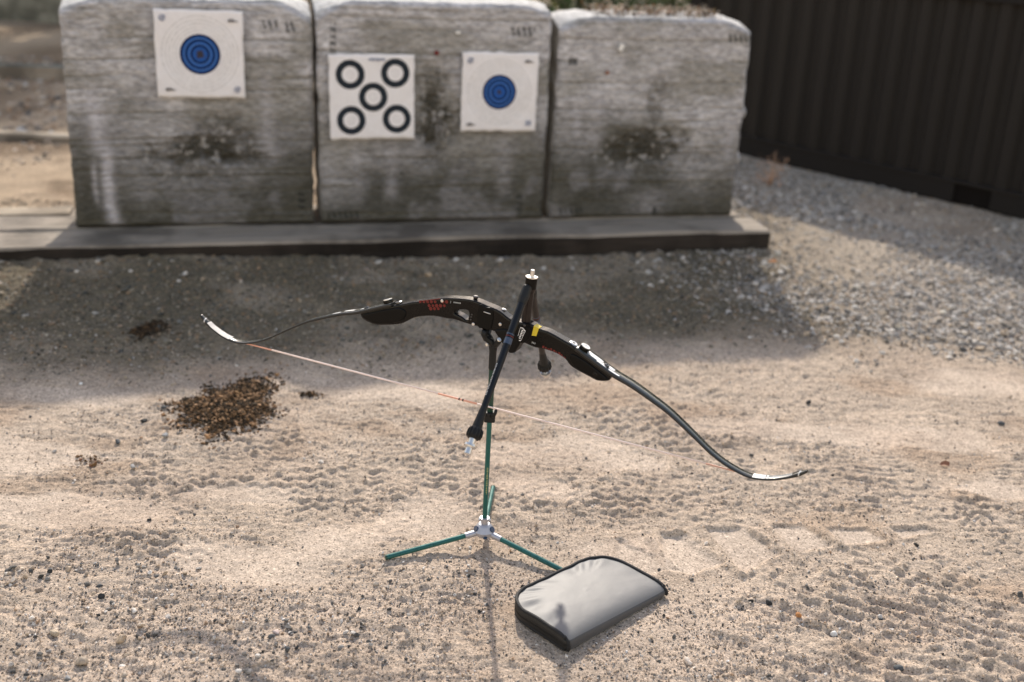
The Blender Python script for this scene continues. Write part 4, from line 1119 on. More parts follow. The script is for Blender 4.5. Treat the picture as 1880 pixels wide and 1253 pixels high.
# limbs
CL = [(.238, .1975), (.285, .1768), (.33, .157), (.3777, .1412), (.434, .1172), (.4766, .0965), (.534, .0605), (.5777, .0315), (.6134, .0130), (.6437, .0025), (.6684, -.0033), (.6904, -.0035), (.7221, .0025), (.7544, .0155), (.7806, .0305), (.7955, .0415)]
CLS = [np.array(p) for p in catmull(CL, 6, False)]
def limb_w(x): return float(np.interp(x, [.238, .27, .36, .45, .55, .65, .72, .76, .782, .788, .7955], [.0405, .041, .0380, .0340, .0290, .0258, .0236, .0205, .0170, .0130, .0090]))
def limb_t(x): return float(np.interp(x, [.238, .33, .45, .65, .76, .775, .7955], [.0085, .0075, .0060, .0045, .0048, .0075, .0060]))
def ribbon(sgn, x0, x1, wscale=1.0, lift=0.0, thick=None, sideoff=0.0):
    """slab that follows the limb between local x0 and x1"""
    pts = [p for p in CLS if x0 - 1e-6 <= p[0] <= x1 + 1e-6]
    def at(x):
        for a, b in zip(CLS[:-1], CLS[1:]):
            if a[0] <= x <= b[0]: return a + (b - a) * (x - a[0]) / (b[0] - a[0])
        return CLS[-1]
    if not pts or pts[0][0] > x0 + 1e-4: pts = [at(x0)] + pts
    if pts[-1][0] < x1 - 1e-4: pts.append(at(x1))
    V, n = [], len(pts)
    for i in range(n):
        a, b = pts[max(i - 1, 0)], pts[min(i + 1, n - 1)]
        if n > 2 or True:
            t = (b - a) / (np.linalg.norm(b - a) + 1e-12)
        nz_ = np.array([-t[1], t[0]])
        c = pts[i]; w = limb_w(c[0]) / 2 * wscale; h = limb_t(c[0]) / 2
        lo, hi = (-h, h) if thick is None else (h + lift, h + lift + thick)
        yo = limb_w(c[0]) * sideoff
        e = 0.0012 if thick is None else 0
        for (yy, zz) in ((-w, lo + e), (-w + e, lo), (w - e, lo), (w, lo + e), (w, hi - e), (w - e, hi), (-w + e, hi), (-w, hi - e)):
            q_ = c + nz_ * zz; V.append((sgn * q_[0], yy + yo, q_[1]))
    fs, mi = [], []
    for i in range(n - 1):
        for k in range(8):
            a, b = i * 8 + k, i * 8 + (k + 1) % 8
            fs.append((a, b, b + 8, a + 8) if sgn > 0 else (a, a + 8, b + 8, b)); mi.append(0 if k in (5, 1) else 1)
    m_ = MB(); m_.add(V, fs); m_.mi = mi; m_.sm = [True] * len(fs)
    for c in (list(range(8)), [(n - 1) * 8 + k for k in range(8)]): m_.f.append(c); m_.mi.append(1); m_.sm.append(False)
    me = m_.mesh('ribbon')
    bm = bmesh.new(); bm.from_mesh(me); bmesh.ops.recalc_face_normals(bm, faces=bm.faces); bm.to_mesh(me); bm.free()
    return me
def decal(name, parent, sgn, x0, x1, mat, ws=.96, so=0.0, th_=0.0004): 
    me = ribbon(sgn, x0, x1, ws, 0.0001, th_, so); me.materials.append(mat); me.materials.append(mat)
    return link(name, me, None, parent)
for sgn, lab in ((-1, 'upper limb pointing left'), (1, 'lower limb pointing right towards the camera')):
    lb = link('limb', ribbon(sgn, .238, .7955), [M_LIMB, M_LIMBEDGE], bow); lb['label'] = lab
    if sgn > 0:
        decal('white_band', lb, sgn, .683, .711, M_WHITE)
        decal('white_band', lb, sgn, .7125, .7185, M_GREYPRINT)
        for i in range(17):
            x_ = .7200 + i * .0028
            decal('scale_line', lb, sgn, x_, x_ + .0013, M_GREYPRINT, .8)
        for (x0, x1, ws, so) in ((.262, .300, .42, .05), (.288, .312, .30, -.12), (.305, .330, .34, .10), (.318, .346, .16, -.22)):
            decal('limb_lettering', lb, sgn, x0, x1, M_WHITE, ws, so)
    else:
        decal('white_band', lb, sgn, .700, .772, M_OFFWHITE)
        for (x0, x1, ws, so) in ((.345, .372, .3, .1), (.380, .402, .24, -.1), (.31, .33, .3, .2)):
            decal('limb_lettering', lb, sgn, x0, x1, M_GREYPRINT, ws, so)
    # limb bolt, washer and dovetail screw on the pocket
    def z_at(x): return float(np.interp(x, [p[0] for p in CLS], [p[1] for p in CLS])) + limb_t(x) / 2
    ax = Vector((sgn * .40, 0, .92))
    kb = MB().lathe((sgn * .252, 0, z_at(.252) - .002), ax, [(0, .0125), (.008, .0130), (.010, .0125), (.0105, .0125)], 24).build('limb_bolt', M_ANOD, bow)
    MB().lathe(Vector((sgn * .252, 0, z_at(.252) - .002)) + ax.normalized() * .0106, ax, [(0, .0112), (.0012, .0112), (.0013, .005), (.0004, .0045)], 20).build('bolt_face', M_STEEL, kb)
    for k in range(10):
        a = 2 * PI * k / 10
    kw = MB().lathe((sgn * .226, 0, .2015), Vector((sgn * .38, 0, .92)), [(0, .0105), (.003, .0105), (.0042, .0080), (.0040, .0035), (.002, .0034)], 22).build('washer', M_STEEL if sgn > 0 else M_BOLT, bow)
    MB().lathe((sgn * .311, 0.0, z_at(.311) - .001), Vector((sgn * .42, 0, .9)), [(0, .0068), (.004, .0068), (.0055, .0055), (.0056, .0028), (.003, .0026)], 18).build('dovetail_screw', M_BOLT, bow)
    # string loop over the nock
    xn = .781; zn = float(np.interp(xn, [p[0] for p in CLS], [p[1] for p in CLS]))
    w = limb_w(xn) / 2 + .0008; t_ = limb_t(xn) / 2 + .0012
    ring_ = [(sgn * (xn + .002 * math.cos(a)), w * math.cos(a), zn + t_ * math.sin(a)) for a in np.linspace(0, 2 * PI, 20)]
    MB().tube(ring_, .0013, 8, caps=False).build('string_loop', M_WHITE, bow)
# string: follows the limb bellies at both ends
def belly(x): 
    z_ = float(np.interp(x, [p[0] for p in CLS], [p[1] for p in CLS])); return z_ - limb_t(x) / 2 - .0016
ZS = belly(.650)
endp = [(x, 0, belly(x)) for x in (.778, .755, .73, .705, .68, .650)]
def seg_string(name, pts, r, mat, sgn=1): MB().tube([(sgn * x, y, z) for x, y, z in pts], r, 8).build(name, mat, bow)
MB().tube([(-.575, 0, ZS), (-.096, 0, ZS)], .0023, 8).build('bowstring', M_STRING, bow)
MB().tube([(.006, 0, ZS), (.575, 0, ZS)], .0023, 8).build('bowstring', M_STRING, bow)
MB().tube([(-.097, 0, ZS), (.007, 0, ZS)], .0027, 8).build('centre_serving', M_SERVING, bow)
for x_ in (-.040, -.030): MB().tube([(x_ - .0018, 0, ZS), (x_ + .0018, 0, ZS)], .0032, 8).build('nocking_point', M_NOCK, bow)
for sgn in (-1, 1):
    seg_string('end_serving', endp + [(.574, 0, ZS)], .0021, M_SERVING if sgn < 0 else worn('brown_end_serving', (0.6, 0.33, 0.25), .6), sgn)

# stabilisers
EB, ET = Vector((.1045, 0, .218)), Vector((.1048, 0, .314))
ax = (ET - EB).normalized()
MB().lathe(EB, ax, [(0, .013), (.006, .0135), (.010, .0112), (.080, .0100), (.088, .0125), (.092, .0125)], 20).build('extender', M_CARBON2, bow)
vb = MB().lathe(ET - ax * .004, ax, [(0, .0135), (.024, .0138), (.025, .0118)], 24).build('v_bar', M_ANOD2, bow)
MB().lathe(ET + ax * .0215, ax, [(0, .0142), (.003, .0142), (.0034, .0100), (.0036, .0100)], 24).build('collar', M_STEEL, vb)
MB().lathe(ET + ax * .024, ax, [(0, .0052), (.004, .0050), (.0145, .0050), (.0165, .0038)], 14).build('threaded_stud', M_STEEL, vb)
def side_rod(end, sgn, label):
    top = ET + Vector((-.004, sgn * .012, -.002)); end = Vector(end)
    d = (end - top).normalized(); L = (end - top).length
    rod = MB().lathe(top + d * .038, d, [(0, .0098), (.10, .0090), (L - .128, .0075)], 18).build('side_rod', M_CARBON if sgn < 0 else M_CARBON2, bow); rod['label'] = label
    MB().lathe(top - d * .006, d, [(0, .0090), (.004, .0112), (.030, .0122), (.040, .0112), (.046, .0104)], 20).build('rod_socket', M_RUBBER, rod)
    MB().lathe(top + d * (L - .122), d, [(0, .0062), (.006, .0070), (.058, .0112), (.064, .0112)], 20).build('end_cap', M_RUBBER, rod)
    # ribbed damper
    c0 = L - .060; m_ = MB()
    m_.lathe(top + d * c0, d, [(0, .0112), (.006, .0150), (.014, .0162), (.022, .0160), (.028, .0125)], 28)
    up = Vector((0, 0, 1)); n_ = (up - d * up.dot(d)).normalized(); b_ = d.cross(n_)
    for k in range(14):
        a = 2 * PI * k / 14; rdir = n_ * math.cos(a) + b_ * math.sin(a)
        m_.tube([top + d * (c0 + s_) + rdir * r_ for s_, r_ in ((.004, .0140), (.010, .0164), (.018, .0168), (.025, .0150))], .0018, 6)
    m_.build('damper', M_RUBBER, rod)
    MB().lathe(top + d * (L - .0325), d, [(0, .0085), (.013, .0076), (.0135, .0142), (.0185, .0148), (.0215, .0130), (.022, .0080), (.036, .0086), (.0365, .0075)], 18).build('end_weight', M_STEEL, rod)
    # printed bands
    f = top + d * (.118)
    for off, mat_, ln in ((0, M_BLUEBAND, .003), (.006, M_RED, .0018), (.011, M_BLUEBAND, .015)):
        MB().lathe(f + d * off, d, [(0, .00935), (ln, .00930)], 18).build('printed_band', mat_, rod)
    if sgn < 0:
        side = (Vector((0, -1, 0)) - d * d.dot(Vector((0, -1, 0)))).normalized(); w_ = d.cross(side)
        q = MB()
        for i in range(22):
            s_ = .195 + i * .0036; r_ = np.interp(s_, [.038, .138, L - .09], [.0098, .0090, .0075]) + .0003
            a = 0.5; rd = (side * math.cos(a) + w_ * math.sin(a)); tg = (w_ * math.cos(a) - side * math.sin(a))
            c = top + d * s_ + rd * r_; h_ = .0022 if i % 5 != 3 else .0012
            q.add([c - tg * h_, c + tg * h_, c + tg * h_ + d * .0022, c - tg * h_ + d * .0022], [(0, 1, 2, 3), (3, 2, 1, 0)], 0, False)
        q.build('rod_lettering', M_WHITE, rod)
FRONT_END = (0.1000, -0.262, -0.010); REAR_END = (0.0880, 0.262, 0.0140)
side_rod(FRONT_END, -1, 'stabiliser side rod slanting down towards the camera')
side_rod(REAR_END, 1, 'stabiliser side rod slanting down behind the bow')

# ------------------------------------------------------------------ the bow stand
SO = Vector((-0.049, 2.514, gh(-0.049, 2.514)))
st = empty('bow_stand', SO)
tag(st, 'thin green tripod bow stand with silver hub holding up the bow', 'bow stand')
def rel(p): return Vector(p) - SO
HUB = Vector((-0.049, 2.514, 0.040)); PT = Vector((-0.0445, 2.5125, 0.500))
pd = (PT - HUB).normalized()
def on(z): return HUB + pd * ((z - HUB.z) / pd.z)
MB().lathe(rel(on(.072)), pd, [(0, .0062), (.292, .0062)], 16).build('pole', M_TEAL, st)
MB().lathe(rel(on(.364)), pd, [(0, .0075), (.122, .0075)], 16).build('pole', M_DKGREEN, st)
q = MB()
for i in range(16):
    z_ = .150 + i * .0048; c = on(z_) + Vector((0.0012, -.0064, 0))
    q.box(rel(c), (.0038 if i % 4 else .002, .0004, .0026))
q.build('pole_lettering', worn('gold_print', (0.34, 0.36, 0.16), .5), st)
hub = MB().lathe(rel(HUB - Vector((0, 0, .014))), (0, 0, 1), [(0, .014), (.003, .020), (.010, .0270), (.018, .0275), (.032, .0175), (.036, .0130)], 14).build('hub', M_ALU, st)
MB().lathe(rel(on(.060)), pd, [(0, .0095), (.012, .0095), (.0125, .012), (.019, .012), (.0195, .0068)], 16).build('collar', M_ALU, hub)
for a in (0.0, PI):
    MB().lathe(rel(on(.074)) + Vector((math.cos(a) * .010, -.004, 0)), (math.cos(a), -.4, .2), [(0, .0035), (.005, .004), (.0065, .003)], 10).build('clamp_screw', M_STEEL, hub)
feet = [Vector((-.286, 2.405, 0)), Vector((.159, 2.386, 0)), Vector((-.034, 2.790, 0))]
angs = []
for f in feet:
    f.z = gh(f.x, f.y) + .007
    d = (f - HUB).normalized(); L = (f - HUB).length; angs.append(math.atan2(d.y, d.x))
    MB().lathe(rel(HUB + d * .046), d, [(0, .0064), (L - .046, .0064)], 16).build('leg', M_TEAL, st)
    MB().lathe(rel(HUB + d * .016), d, [(0, .0085), (.020, .0082), (.036, .0078), (.0365, .0066)], 16).build('leg_socket', M_ALU, hub)
    MB().lathe(rel(f - d * .003), d, [(0, .0068), (.004, .0068), (.0045, .004)], 14).build('end_plug', M_DKGREEN, st)
for a, up_, r_ in ((math.radians(205), .62, .0078), (math.radians(-25), .62, .0078), (math.radians(90), .62, .0078), (math.radians(-80), -.25, .0052)):
    d = Vector((math.cos(a), math.sin(a), up_)).normalized()
    c = HUB + Vector((math.cos(a) * .0225, math.sin(a) * .0225, .0105)) if up_ > 0 else HUB + Vector((math.cos(a) * .0245, math.sin(a) * .0245, -.005))
    MB().lathe(rel(c - d * .002), d, [(0, r_), (.004, r_ * .98), (.0042, r_ * .6)], 14).build('hub_recess', M_NAVY, hub)
# socket and fork
fk = MB().lathe(rel(on(.486)), pd, [(0, .0082), (.004, .0088), (.046, .0088), (.056, .0105), (.066, .0095)], 16).build('fork', M_RUBBER, st)
def bw(x, y, z): return BM @ Vector((x, y, z))
F0 = on(.545)
MB().tube([rel(p) for p in (F0, F0 + Vector((-.010, .004, .020)), bw(.008, .012, .172), bw(.005, .028, .186), bw(.004, .031, .215), bw(.004, .031, .240))], [.0085, .0082, .0080, .0078, .0075, .0065], 12).build('fork_arm', M_RUBBER, fk)
MB().tube([rel(p) for p in (F0, F0 + Vector((-.006, -.004, .014)), bw(.012, -.006, .168), bw(.010, -.0155, .180), bw(.010, -.0155, .190))], [.0085, .0082, .0080, .0075, .0065], 12).build('fork_arm', M_RUBBER, fk)
MB().tube([rel(p) for p in (F0, F0 + Vector((.007, -.006, .008)), F0 + Vector((.012, -.016, .018)), F0 + Vector((.014, -.024, .026)))], [.0085, .0080, .0070, .0062], 12).build('fork_arm', M_RUBBER, fk)
MB().lathe(rel(F0 + Vector((-.0135, -.006, .006))), (-.6, -.8, .2), [(0, .004), (.003, .0042), (.004, .003)], 10).build('rivet', M_STEEL, fk)
MB().lathe(rel(F0 + Vector((.014, -.025, .027))), (.3, -.8, .6), [(0, .0055), (.002, .0055), (.003, .004)], 10).build('rivet', M_STEEL, fk)
# string clip: a black block with an open hook
cp = MB(); cc = on(.362)
cp.box(rel(cc + Vector((0, -.002, 0))), (.027, .024, .026), .004)
clip = cp.build('string_clip', M_RUBBER, st)
hk = [cc + Vector(p) for p in ((.006, -.012, .006), (.010, -.020, .010), (.014, -.022, .020), (.016, -.020, .028))]
MB().tube([rel(p) for p in hk], [.005, .0045, .004, .003], 10).build('hook', M_RUBBER, clip)
MB().tube([rel(cc + Vector(p)) for p in ((-.010, -.010, .008), (-.012, -.018, .012), (-.013, -.020, .022))], [.005, .0045, .003], 10).build('hook', M_RUBBER, clip)

# ------------------------------------------------------------------ the zip case
CA0 = Vector((.151, 2.078)); CU = Vector((.243, .238)).normalized(); 
case_rz = math.atan2(CU.y, CU.x)
cz0 = gh(.24, 2.28) + 0.001
cs = empty('zip_case', (CA0.x, CA0.y, cz0), case_rz)
tag(cs, 'closed grey zip case with black binding lying on the sand', 'case')
CLn, CWd = .338, .205
def arc(cx, cy, r, a0, a1, n): return [(cx + r * math.cos(a), cy + r * math.sin(a)) for a in np.linspace(a0, a1, n)]
def outline(inset=0.0):
    r1, r2 = .075 - inset, .010
    L, W = CLn, CWd
    P = arc(inset + r2, r2, r2, PI * 1.5, PI, 5)[::-1][::-1]
    pts = arc(inset + r2, 0.0 + r2, r2, 1.5 * PI, PI, 5)
    pts += [(inset, y) for y in np.linspace(.025, W - .075 - .005, 12)]
    pts += arc(inset + r1, W - inset - r1, r1, PI, PI / 2, 18)
    pts += [(x, W - inset) for x in np.linspace(.085, L - .085, 22)]
    pts += arc(L - inset - r1, W - inset - r1, r1, PI / 2, 0, 18)
    pts += [(L - inset, y) for y in np.linspace(W - .08, .025, 12)]
    pts += arc(L - inset - r2, r2, r2, 0, -PI / 2, 5)
    pts += [(x, 0.0) for x in np.linspace(L - .02, .02, 26)]
    return pts
OL = outline(); NO = len(OL)
def thick(x, y):
    t = .038 - .012 * x / CLn
    return t * (1 - .16 * (y / CWd) ** 2)
def closed_side(i): return OL[i][1] < 0.004                       # spine side
m_ = MB(); V = []; NRg = 26; cx, cy = CLn / 2, CWd / 2
rr = random.Random(4); ph = [rr.random() * 6.28 for _ in range(6)]
for k in range(NRg):
    t = 1 - (k / NRg) ** 1.25
    for i, (x, y) in enumerate(OL):
        px, py = cx + (x - cx) * t, cy + (y - cy) * t
        e_ = min(1, (1 - t) / .22)
        z = thick(px, py) + .0075 * max(0, 1 - abs(2 * px / CLn - 1) ** 2.6) * max(0, 1 - abs(2 * py / CWd - 1) ** 2.6)
        zip_side = sst(0.02, 0.06, np.array([y]))[0]
        wr = math.sin(i * .93 + ph[0] + 2.2 * math.sin(i * .21)) * .5 + math.sin(i * .57 + ph[1]) * .5
        z += .0026 * wr * zip_side * math.exp(-((t - .84) / .16) ** 2)
        z += .0018 * (fbm(np.array([px * 14 + py * 10]), np.array([py * 22 - px * 9]), 5, 3)[0] - .5) * (1 - t ** 6)
        # spine shoulder rolls over
        z -= .010 * math.exp(-py / .012)
        V.append((px, py, z))
V.append((cx, cy, thick(cx, cy) + .0075))
fs = [(k * NO + i, k * NO + (i + 1) % NO, (k + 1) * NO + (i + 1) % NO, (k + 1) * NO + i) for k in range(NRg - 1) for i in range(NO)]
fs += [((NRg - 1) * NO + i, (NRg - 1) * NO + (i + 1) % NO, NRg * NO) for i in range(NO)]
m_.add(V, fs)
me = m_.mesh('top_cover'); bm = bmesh.new(); bm.from_mesh(me); bmesh.ops.recalc_face_normals(bm, faces=bm.faces)
if sum(f.normal.z for f in bm.faces) < 0: bmesh.ops.reverse_faces(bm, faces=bm.faces)
bm.to_mesh(me); bm.free()
link('top_cover', me, M_CASE, cs)
top_edge = [Vector(V[i]) for i in range(NO)]
# walls: zip band on three sides, cloth spine on the fourth
wall = MB(); spine = MB()
prof = [(0.0, 1.0), (.0035, .85), (.0050, .64), (.0042, .54), (.0042, .46), (.0050, .36), (.0035, .15), (0.0, 0.0)]
sprof = [(0.0, 1.0), (.0030, .86), (.0042, .6), (.0040, .35), (.0022, .12), (0.0, 0.0)]
def outward(i):
    a, b = Vector(OL[i - 1]), Vector(OL[(i + 1) % NO]); t = (b - a).normalized(); n_ = Vector((-t.y, t.x))
    c = Vector((cx, cy)) - Vector(OL[i])
    return -n_ if n_.dot(c) > 0 else n_
for i in range(NO):
    j = (i + 1) % NO
    sp_ = closed_side(i) and closed_side(j)
    pr = sprof if sp_ else prof; tgt = spine if sp_ else wall
    a, b = [], []
    for o_, h_ in pr:
        for lst, q_ in ((a, i), (b, j)):
            n_ = outward(q_); lst.append((OL[q_][0] + n_.x * o_, OL[q_][1] + n_.y * o_, top_edge[q_].z * h_))
    n = len(pr)
    tgt.add(a + b, [(k, k + 1, n + k + 1, n + k) for k in range(n - 1)], 0, True)
def fin(mb, name, mat, parent):
    me = mb.mesh(name); bm = bmesh.new(); bm.from_mesh(me); bmesh.ops.remove_doubles(bm, verts=bm.verts, dist=1e-5); bmesh.ops.recalc_face_normals(bm, faces=bm.faces); bm.to_mesh(me); bm.free()
    return link(name, me, mat, parent)
fin(wall, 'zip_band', M_ZIP, cs); fin(spine, 'spine', M_CASESHADE, cs)
bt = MB(); bt.add([(x, y, .0005) for x, y in OL], [tuple(range(NO))], 0, False); bt.build('bottom_cover', M_CASESHADE, cs)
# binding round the two covers, and the zip teeth
first = min(i for i in range(NO) if not closed_side(i)); order = [i for i in range(NO) if not closed_side(i)]
s_ = max(range(len(order)), key=lambda k: (order[k] - order[k - 1]) % NO)
order = order[s_:] + order[:s_]
for h_, r_, nm in ((1.0, .0042, 'binding'), (.08, .0040, 'binding')):
    MB().tube([(OL[i][0] + outward(i).x * .0012, OL[i][1] + outward(i).y * .0012, max(.0042, top_edge[i].z * h_ + (.0010 if h_ == 1 else 0))) for i in order], r_, 10).build(nm, M_PIPING, cs)
for sx in (0, 1):                                                   # binding down the two ends of the spine
    x_ = .0005 if sx == 0 else CLn - .0005
    zt = thick(x_, 0) - .011
    MB().tube([(x_, -.002, .005), (x_, -.005, zt * .5), (x_, -.002, zt), (x_, .012, zt + .008)], .0040, 10).build('binding', M_PIPING, cs)
teeth = MB()
for k in range(0, len(order) - 1):
    i, j = order[k], order[k + 1]
    for t in (0.2, 0.7):
        p = Vector(OL[i]).lerp(Vector(OL[j]), t); n_ = outward(i)
        ang = math.atan2(n_.y, n_.x)
        teeth.box((p.x + n_.x * .0040, p.y + n_.y * .0040, top_edge[i].z * .5), (.0022, .0018, .0034), 0, rot=Matrix.Rotation(ang, 3, 'Z'))
tag(teeth.build('zip_teeth', M_ZIP, cs), kind='stuff')

# ------------------------------------------------------------------ heap of brown crumbs and smaller clumps
def heap(x, y, w, d, h, n, label, cols, seed, size=.009, group=None):
    e = empty('debris_heap', (x, y, gh(x, y))); tag(e, label, 'debris heap', group)
    r = np.random.default_rng(seed); m_ = MB(); nr, ns = 10, 40; V = []
    for k in range(nr + 1):
        for i in range(ns):
            a = 2 * PI * i / ns; t = k / nr
            rag = 1 + .35 * (vn(np.array([math.cos(a) * 2.2 + 5]), np.array([math.sin(a) * 2.2 + seed]), seed)[0] - .5) * 2
            px, py = math.cos(a) * t * w / 2 * rag, math.sin(a) * t * d / 2 * rag
            hh = h * (1 - t ** 1.6) * (.7 + .6 * vn(np.array([px * 25]), np.array([py * 25]), seed + 2)[0])
            V.append((px, py, ground_h(np.array([x + px]), np.array([y + py]))[0] - e.location.z + hh - .002))
    m_.add(V, [(k * ns + i, k * ns + (i + 1) % ns, (k + 1) * ns + (i + 1) % ns, (k + 1) * ns + i) for k in range(nr) for i in range(ns)])
    m_.build('mound', worn('dark_brown_earth', tuple(c * .6 for c in cols[0]), .95, 0, .1, .4, 90, bump=.8, bd=.004), e)
    a = r.random(n) * 6.283; t = r.random(n) ** .62 * 1.0 + .55 * r.random(n) ** 4
    rag = 1 + .35 * (vn(np.cos(a) * 2.2 + 5, np.sin(a) * 2.2 + seed, seed) - .5) * 2
    px, py = np.cos(a) * t * w / 2 * rag, np.sin(a) * t * d / 2 * rag
    pz = ground_h(x + px, y + py) - e.location.z + np.where(t < 1, h * (1 - np.minimum(t, 1) ** 1.6) * (.7 + .6 * vn(px * 25, py * 25, seed + 2)), 0)
    s_ = size * (.3 + 1.0 * r.random(n) ** 2 + 1.1 * r.random(n) ** 10)
    c = scatter('crumbs', px, py, s_, M_CRUMB, np.array(cols), [1] * len(cols), OC, .8, .2, pz)
    tag(link('crumbs', c, None, e), kind='stuff')
BR = [(0.085, 0.052, 0.028), (0.15, 0.088, 0.045), (0.27, 0.16, 0.085), (0.035, 0.027, 0.019), (0.36, 0.22, 0.125), (0.055, 0.038, 0.025), (0.045, 0.034, 0.022)]
heap(-0.880, 3.255, 0.27, 0.34, 0.020, 7500, 'low heap of crumbly brown bark and earth on the sand', BR, 3, .0050)
heap(-1.33, 3.86, 0.13, 0.16, 0.012, 500, 'small dark brown clump farther back, beside the left bow tip', [BR[0], BR[3], BR[5]], 4, .0055)
heap(-1.185, 2.87, 0.09, 0.07, 0.001, 110, 'flat scatter of reddish brown crumbs left of the heap', [BR[1], (0.2, .10, .06), BR[0], (.4, .3, .22)], 5, .0045)
heap(-0.655, 3.40, 0.06, 0.04, 0.004, 90, 'tiny brown clump right of the brown heap', BR, 6, .0042)

# ------------------------------------------------------------------ separate stones
def stone(x, y, r, col, label, shape=(1, .8, .6), seed=1, name='pebble', cat='stone', group='single stones on the sand'):
    V, Fc = rough_ico(3, 300 + seed, .16)
    rr_ = np.random.default_rng(seed); a = rr_.random() * 6.28
    V = V * np.array(shape) * r
    V = V @ np.array([[math.cos(a), math.sin(a), 0], [-math.sin(a), math.cos(a), 0], [0, 0, 1]])
    V += (fbm(V[:, 0] * 160 + seed, V[:, 1] * 160 + V[:, 2] * 120, seed, 2)[:, None] - .5) * r * .25
    C_ = np.array(col) * (.75 + .5 * fbm(V[:, 0] * 220, V[:, 1] * 220 + V[:, 2] * 200, seed + 3, 3))[:, None]
    o = link(name, np_mesh(name, V, Fc, C_, True, M_STONE), None, None, (x, y, gh(x, y) + r * shape[2] * .55))
    tag(o, label, cat, group)
TAN, PALE, DARK, BLK, ORG, GRY = (.42, .33, .24), (.55, .50, .45), (.075, .08, .085), (.03, .03, .03), (.42, .19, .07), (.28, .28, .28)
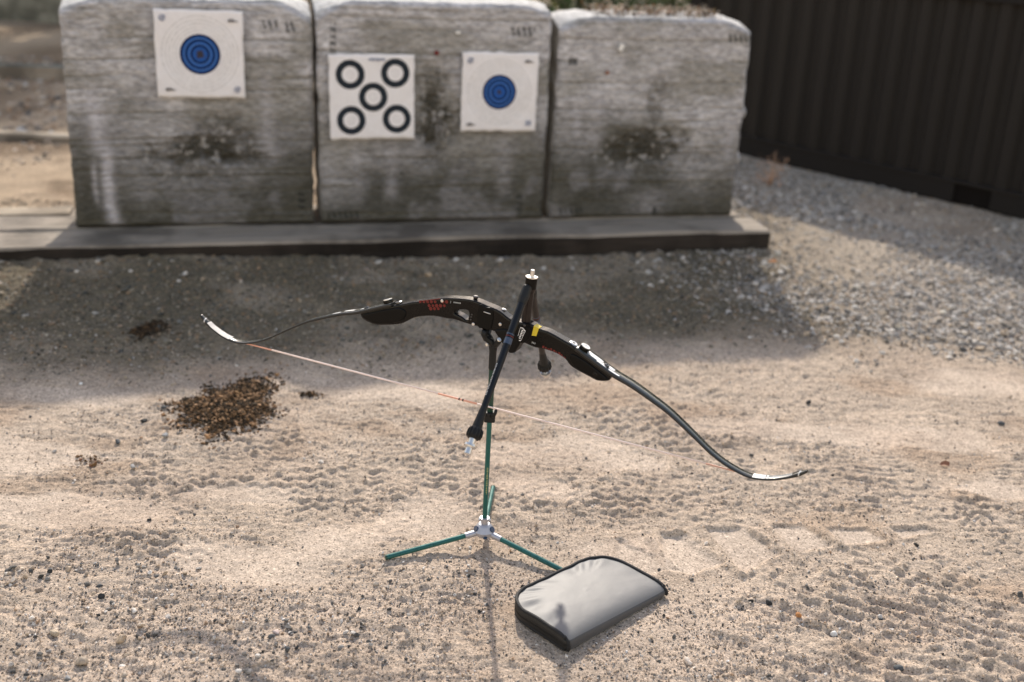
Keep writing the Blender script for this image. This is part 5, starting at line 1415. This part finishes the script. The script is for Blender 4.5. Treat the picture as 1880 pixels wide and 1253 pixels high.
STONES = [
    (-0.822, 2.062, .014, TAN, 'largest angular tan stone near the bottom left corner', (1, .85, .75)),
    (-0.876, 1.976, .014, (.34, .28, .22), 'grey-tan wedge stone at the bottom edge, left', (.8, 1, .8)),
    (-1.040, 2.114, .0085, PALE, 'pale oval pebble near the left edge, lower down', (1.1, .7, .6)),
    (-1.035, 2.319, .010, TAN, 'round tan pebble with dark bits on its left', (1, .85, .75)),
    (-1.071, 2.299, .007, BLK, 'black pebble touching the round tan one', (1, .9, .8)),
    (-0.941, 2.259, .0085, DARK, 'bluish dark grey flat pebble, lower left', (1.1, .8, .6)),
    (-0.917, 2.210, .009, BLK, 'lumpy black clod below the bluish pebble', (1, .8, .9)),
    (-0.828, 2.163, .009, PALE, 'pale flat pebble upper right of the largest tan stone', (1.1, .7, .5)),
    (-0.491, 2.097, .0085, (.5, .4, .36), 'round pinkish pebble on the lower sand left of the case', (1, .9, .8)),
    (-0.452, 2.030, .008, DARK, 'upright dark pebble below the pinkish one', (.7, .7, 1.1)),
    (-0.793, 2.014, .008, TAN, 'small tan pebble just below the largest tan stone', (1, .8, .7)),
    (-0.887, 1.929, .009, GRY, 'grey pebble at the very bottom, left', (1, .8, .6)),
    (-0.775, 1.942, .008, (.36, .30, .24), 'brownish pebble at the very bottom, right of the grey one', (1, .8, .6)),
    (0.414, 2.061, .0125, (.58, .50, .43), 'pale shell-like stone at the bottom below the shoe print', (1.2, .7, .6)),
    (0.695, 2.247, .0085, ORG, 'orange-brown pebble right of the case', (1, .9, .8)),
    (0.766, 2.193, .009, (.62, .60, .57), 'whitest pebble on the lower right sand', (1, .8, .8)),
    (0.890, 2.260, .008, (.42, .41, .40), 'pale grey stubby pebble right of the whitest one', (.8, .8, .9)),
    (0.637, 2.302, .009, BLK, 'larger of the two black clods right of the case', (1, .8, .8)),
    (0.594, 2.300, .0065, BLK, 'smaller black clod nearest the case', (1, .8, .8)),
    (1.085, 2.609, .008, BLK, 'black pebble beyond the tyre lug prints', (1.2, .8, .6)),
    (1.538, 4.283, .018, (.50, .45, .37), 'rounded pale stone alone at the edge of the right gravel', (1, .9, .85)),
    (-1.143, 2.985, .011, DARK, 'dark grey stone on the sand below left of the heap', (1.1, .8, .7)),
    (-1.398, 3.381, .006, (.8, .79, .77), 'tiny bright white pebble in the shade at left', (1, .9, .7)),
    (-0.535, 2.920, .011, (.48, .43, .38), 'flat pale stone on the sand right of the heap', (1.2, .8, .5)),
    (-1.114, 3.134, .011, BLK, 'black stone just left of the brown heap', (1.2, .8, .6)),
    (-1.083, 3.233, .009, DARK, 'dark stone touching the upper left of the heap', (1.1, .8, .6)),
    (-1.014, 3.024, .010, GRY, 'blue-grey stone below the left edge of the heap', (1, .9, .7)),
    (-1.045, 2.827, .011, (.30, .29, .28), 'half-buried grey stone lower left of the heap', (1.2, .8, .5)),
    (1.246, 5.226, .018, (.52, .49, .45), 'pale stone beside the right end of the sleeper', (1, .9, .8)),
    (1.782, 4.475, .018, (.55, .50, .42), 'flat cream stone on the right gravel', (1.3, .8, .5)),
    (1.268, 2.385, .010, DARK, 'dark clod at the right edge of the picture', (1, .8, .8)),
    (1.009, 3.517, .011, BLK, 'black clod on the smooth sand above the right bow tip', (1.4, .7, .6)),
    (1.625, 3.432, .012, DARK, 'dark stone on the far right sand', (1.2, .8, .6)),
    (0.879, 2.075, .011, DARK, 'dark clod at the bottom edge, far right', (1.2, .8, .6)),
]
for i, (x_, y_, r_, c_, lab, shp) in enumerate(STONES):
    stone(x_, y_, r_, c_, lab, shp, i + 1)
# a broken stick end and a dead leaf
x_, y_ = -0.971, 2.071
sk = MB().lathe((0, 0, 0), (.7, -.6, .25), [(0, .006), (.004, .0072), (.022, .0068), (.025, .0045)], 10).build('stick_end', M_PALEWOOD, None, loc=(x_ - .01, y_ + .01, gh(x_, y_) + .004))
tag(sk, 'short broken stick end lying among stones at lower left', 'stick')
x_, y_ = 1.327, 3.099
q = MB(); q.add([(-.016, 0, .002), (-.004, -.010, .008), (.012, -.006, .004), (.016, .004, .012), (.004, .010, .014), (-.008, .008, .010), (0, 0, .006)], [(0, 1, 6), (1, 2, 6), (2, 3, 6), (3, 4, 6), (4, 5, 6), (5, 0, 6)], 0, False)
lf = q.build('dead_leaf', worn('brown_leaf', (.22, .09, .045), .7), None, loc=(x_, y_, gh(x_, y_)))
tag(lf, 'curled brown dead leaf on the sand right of the bow', 'leaf')
x_, y_ = 1.195, 5.089
q = MB(); q.add([(-.02, 0, .002), (-.004, -.014, .008), (.016, -.008, .004), (.02, .006, .012), (.004, .014, .014), (-.010, .010, .010), (0, 0, .006)], [(0, 1, 6), (1, 2, 6), (2, 3, 6), (3, 4, 6), (4, 5, 6), (5, 0, 6)], 0, False)
lf = q.build('dead_leaf', worn('orange_leaf', (.42, .17, .05), .7), None, loc=(x_, y_, gh(x_, y_) + .01))
tag(lf, 'orange dead leaf by the right end of the sleeper', 'leaf')
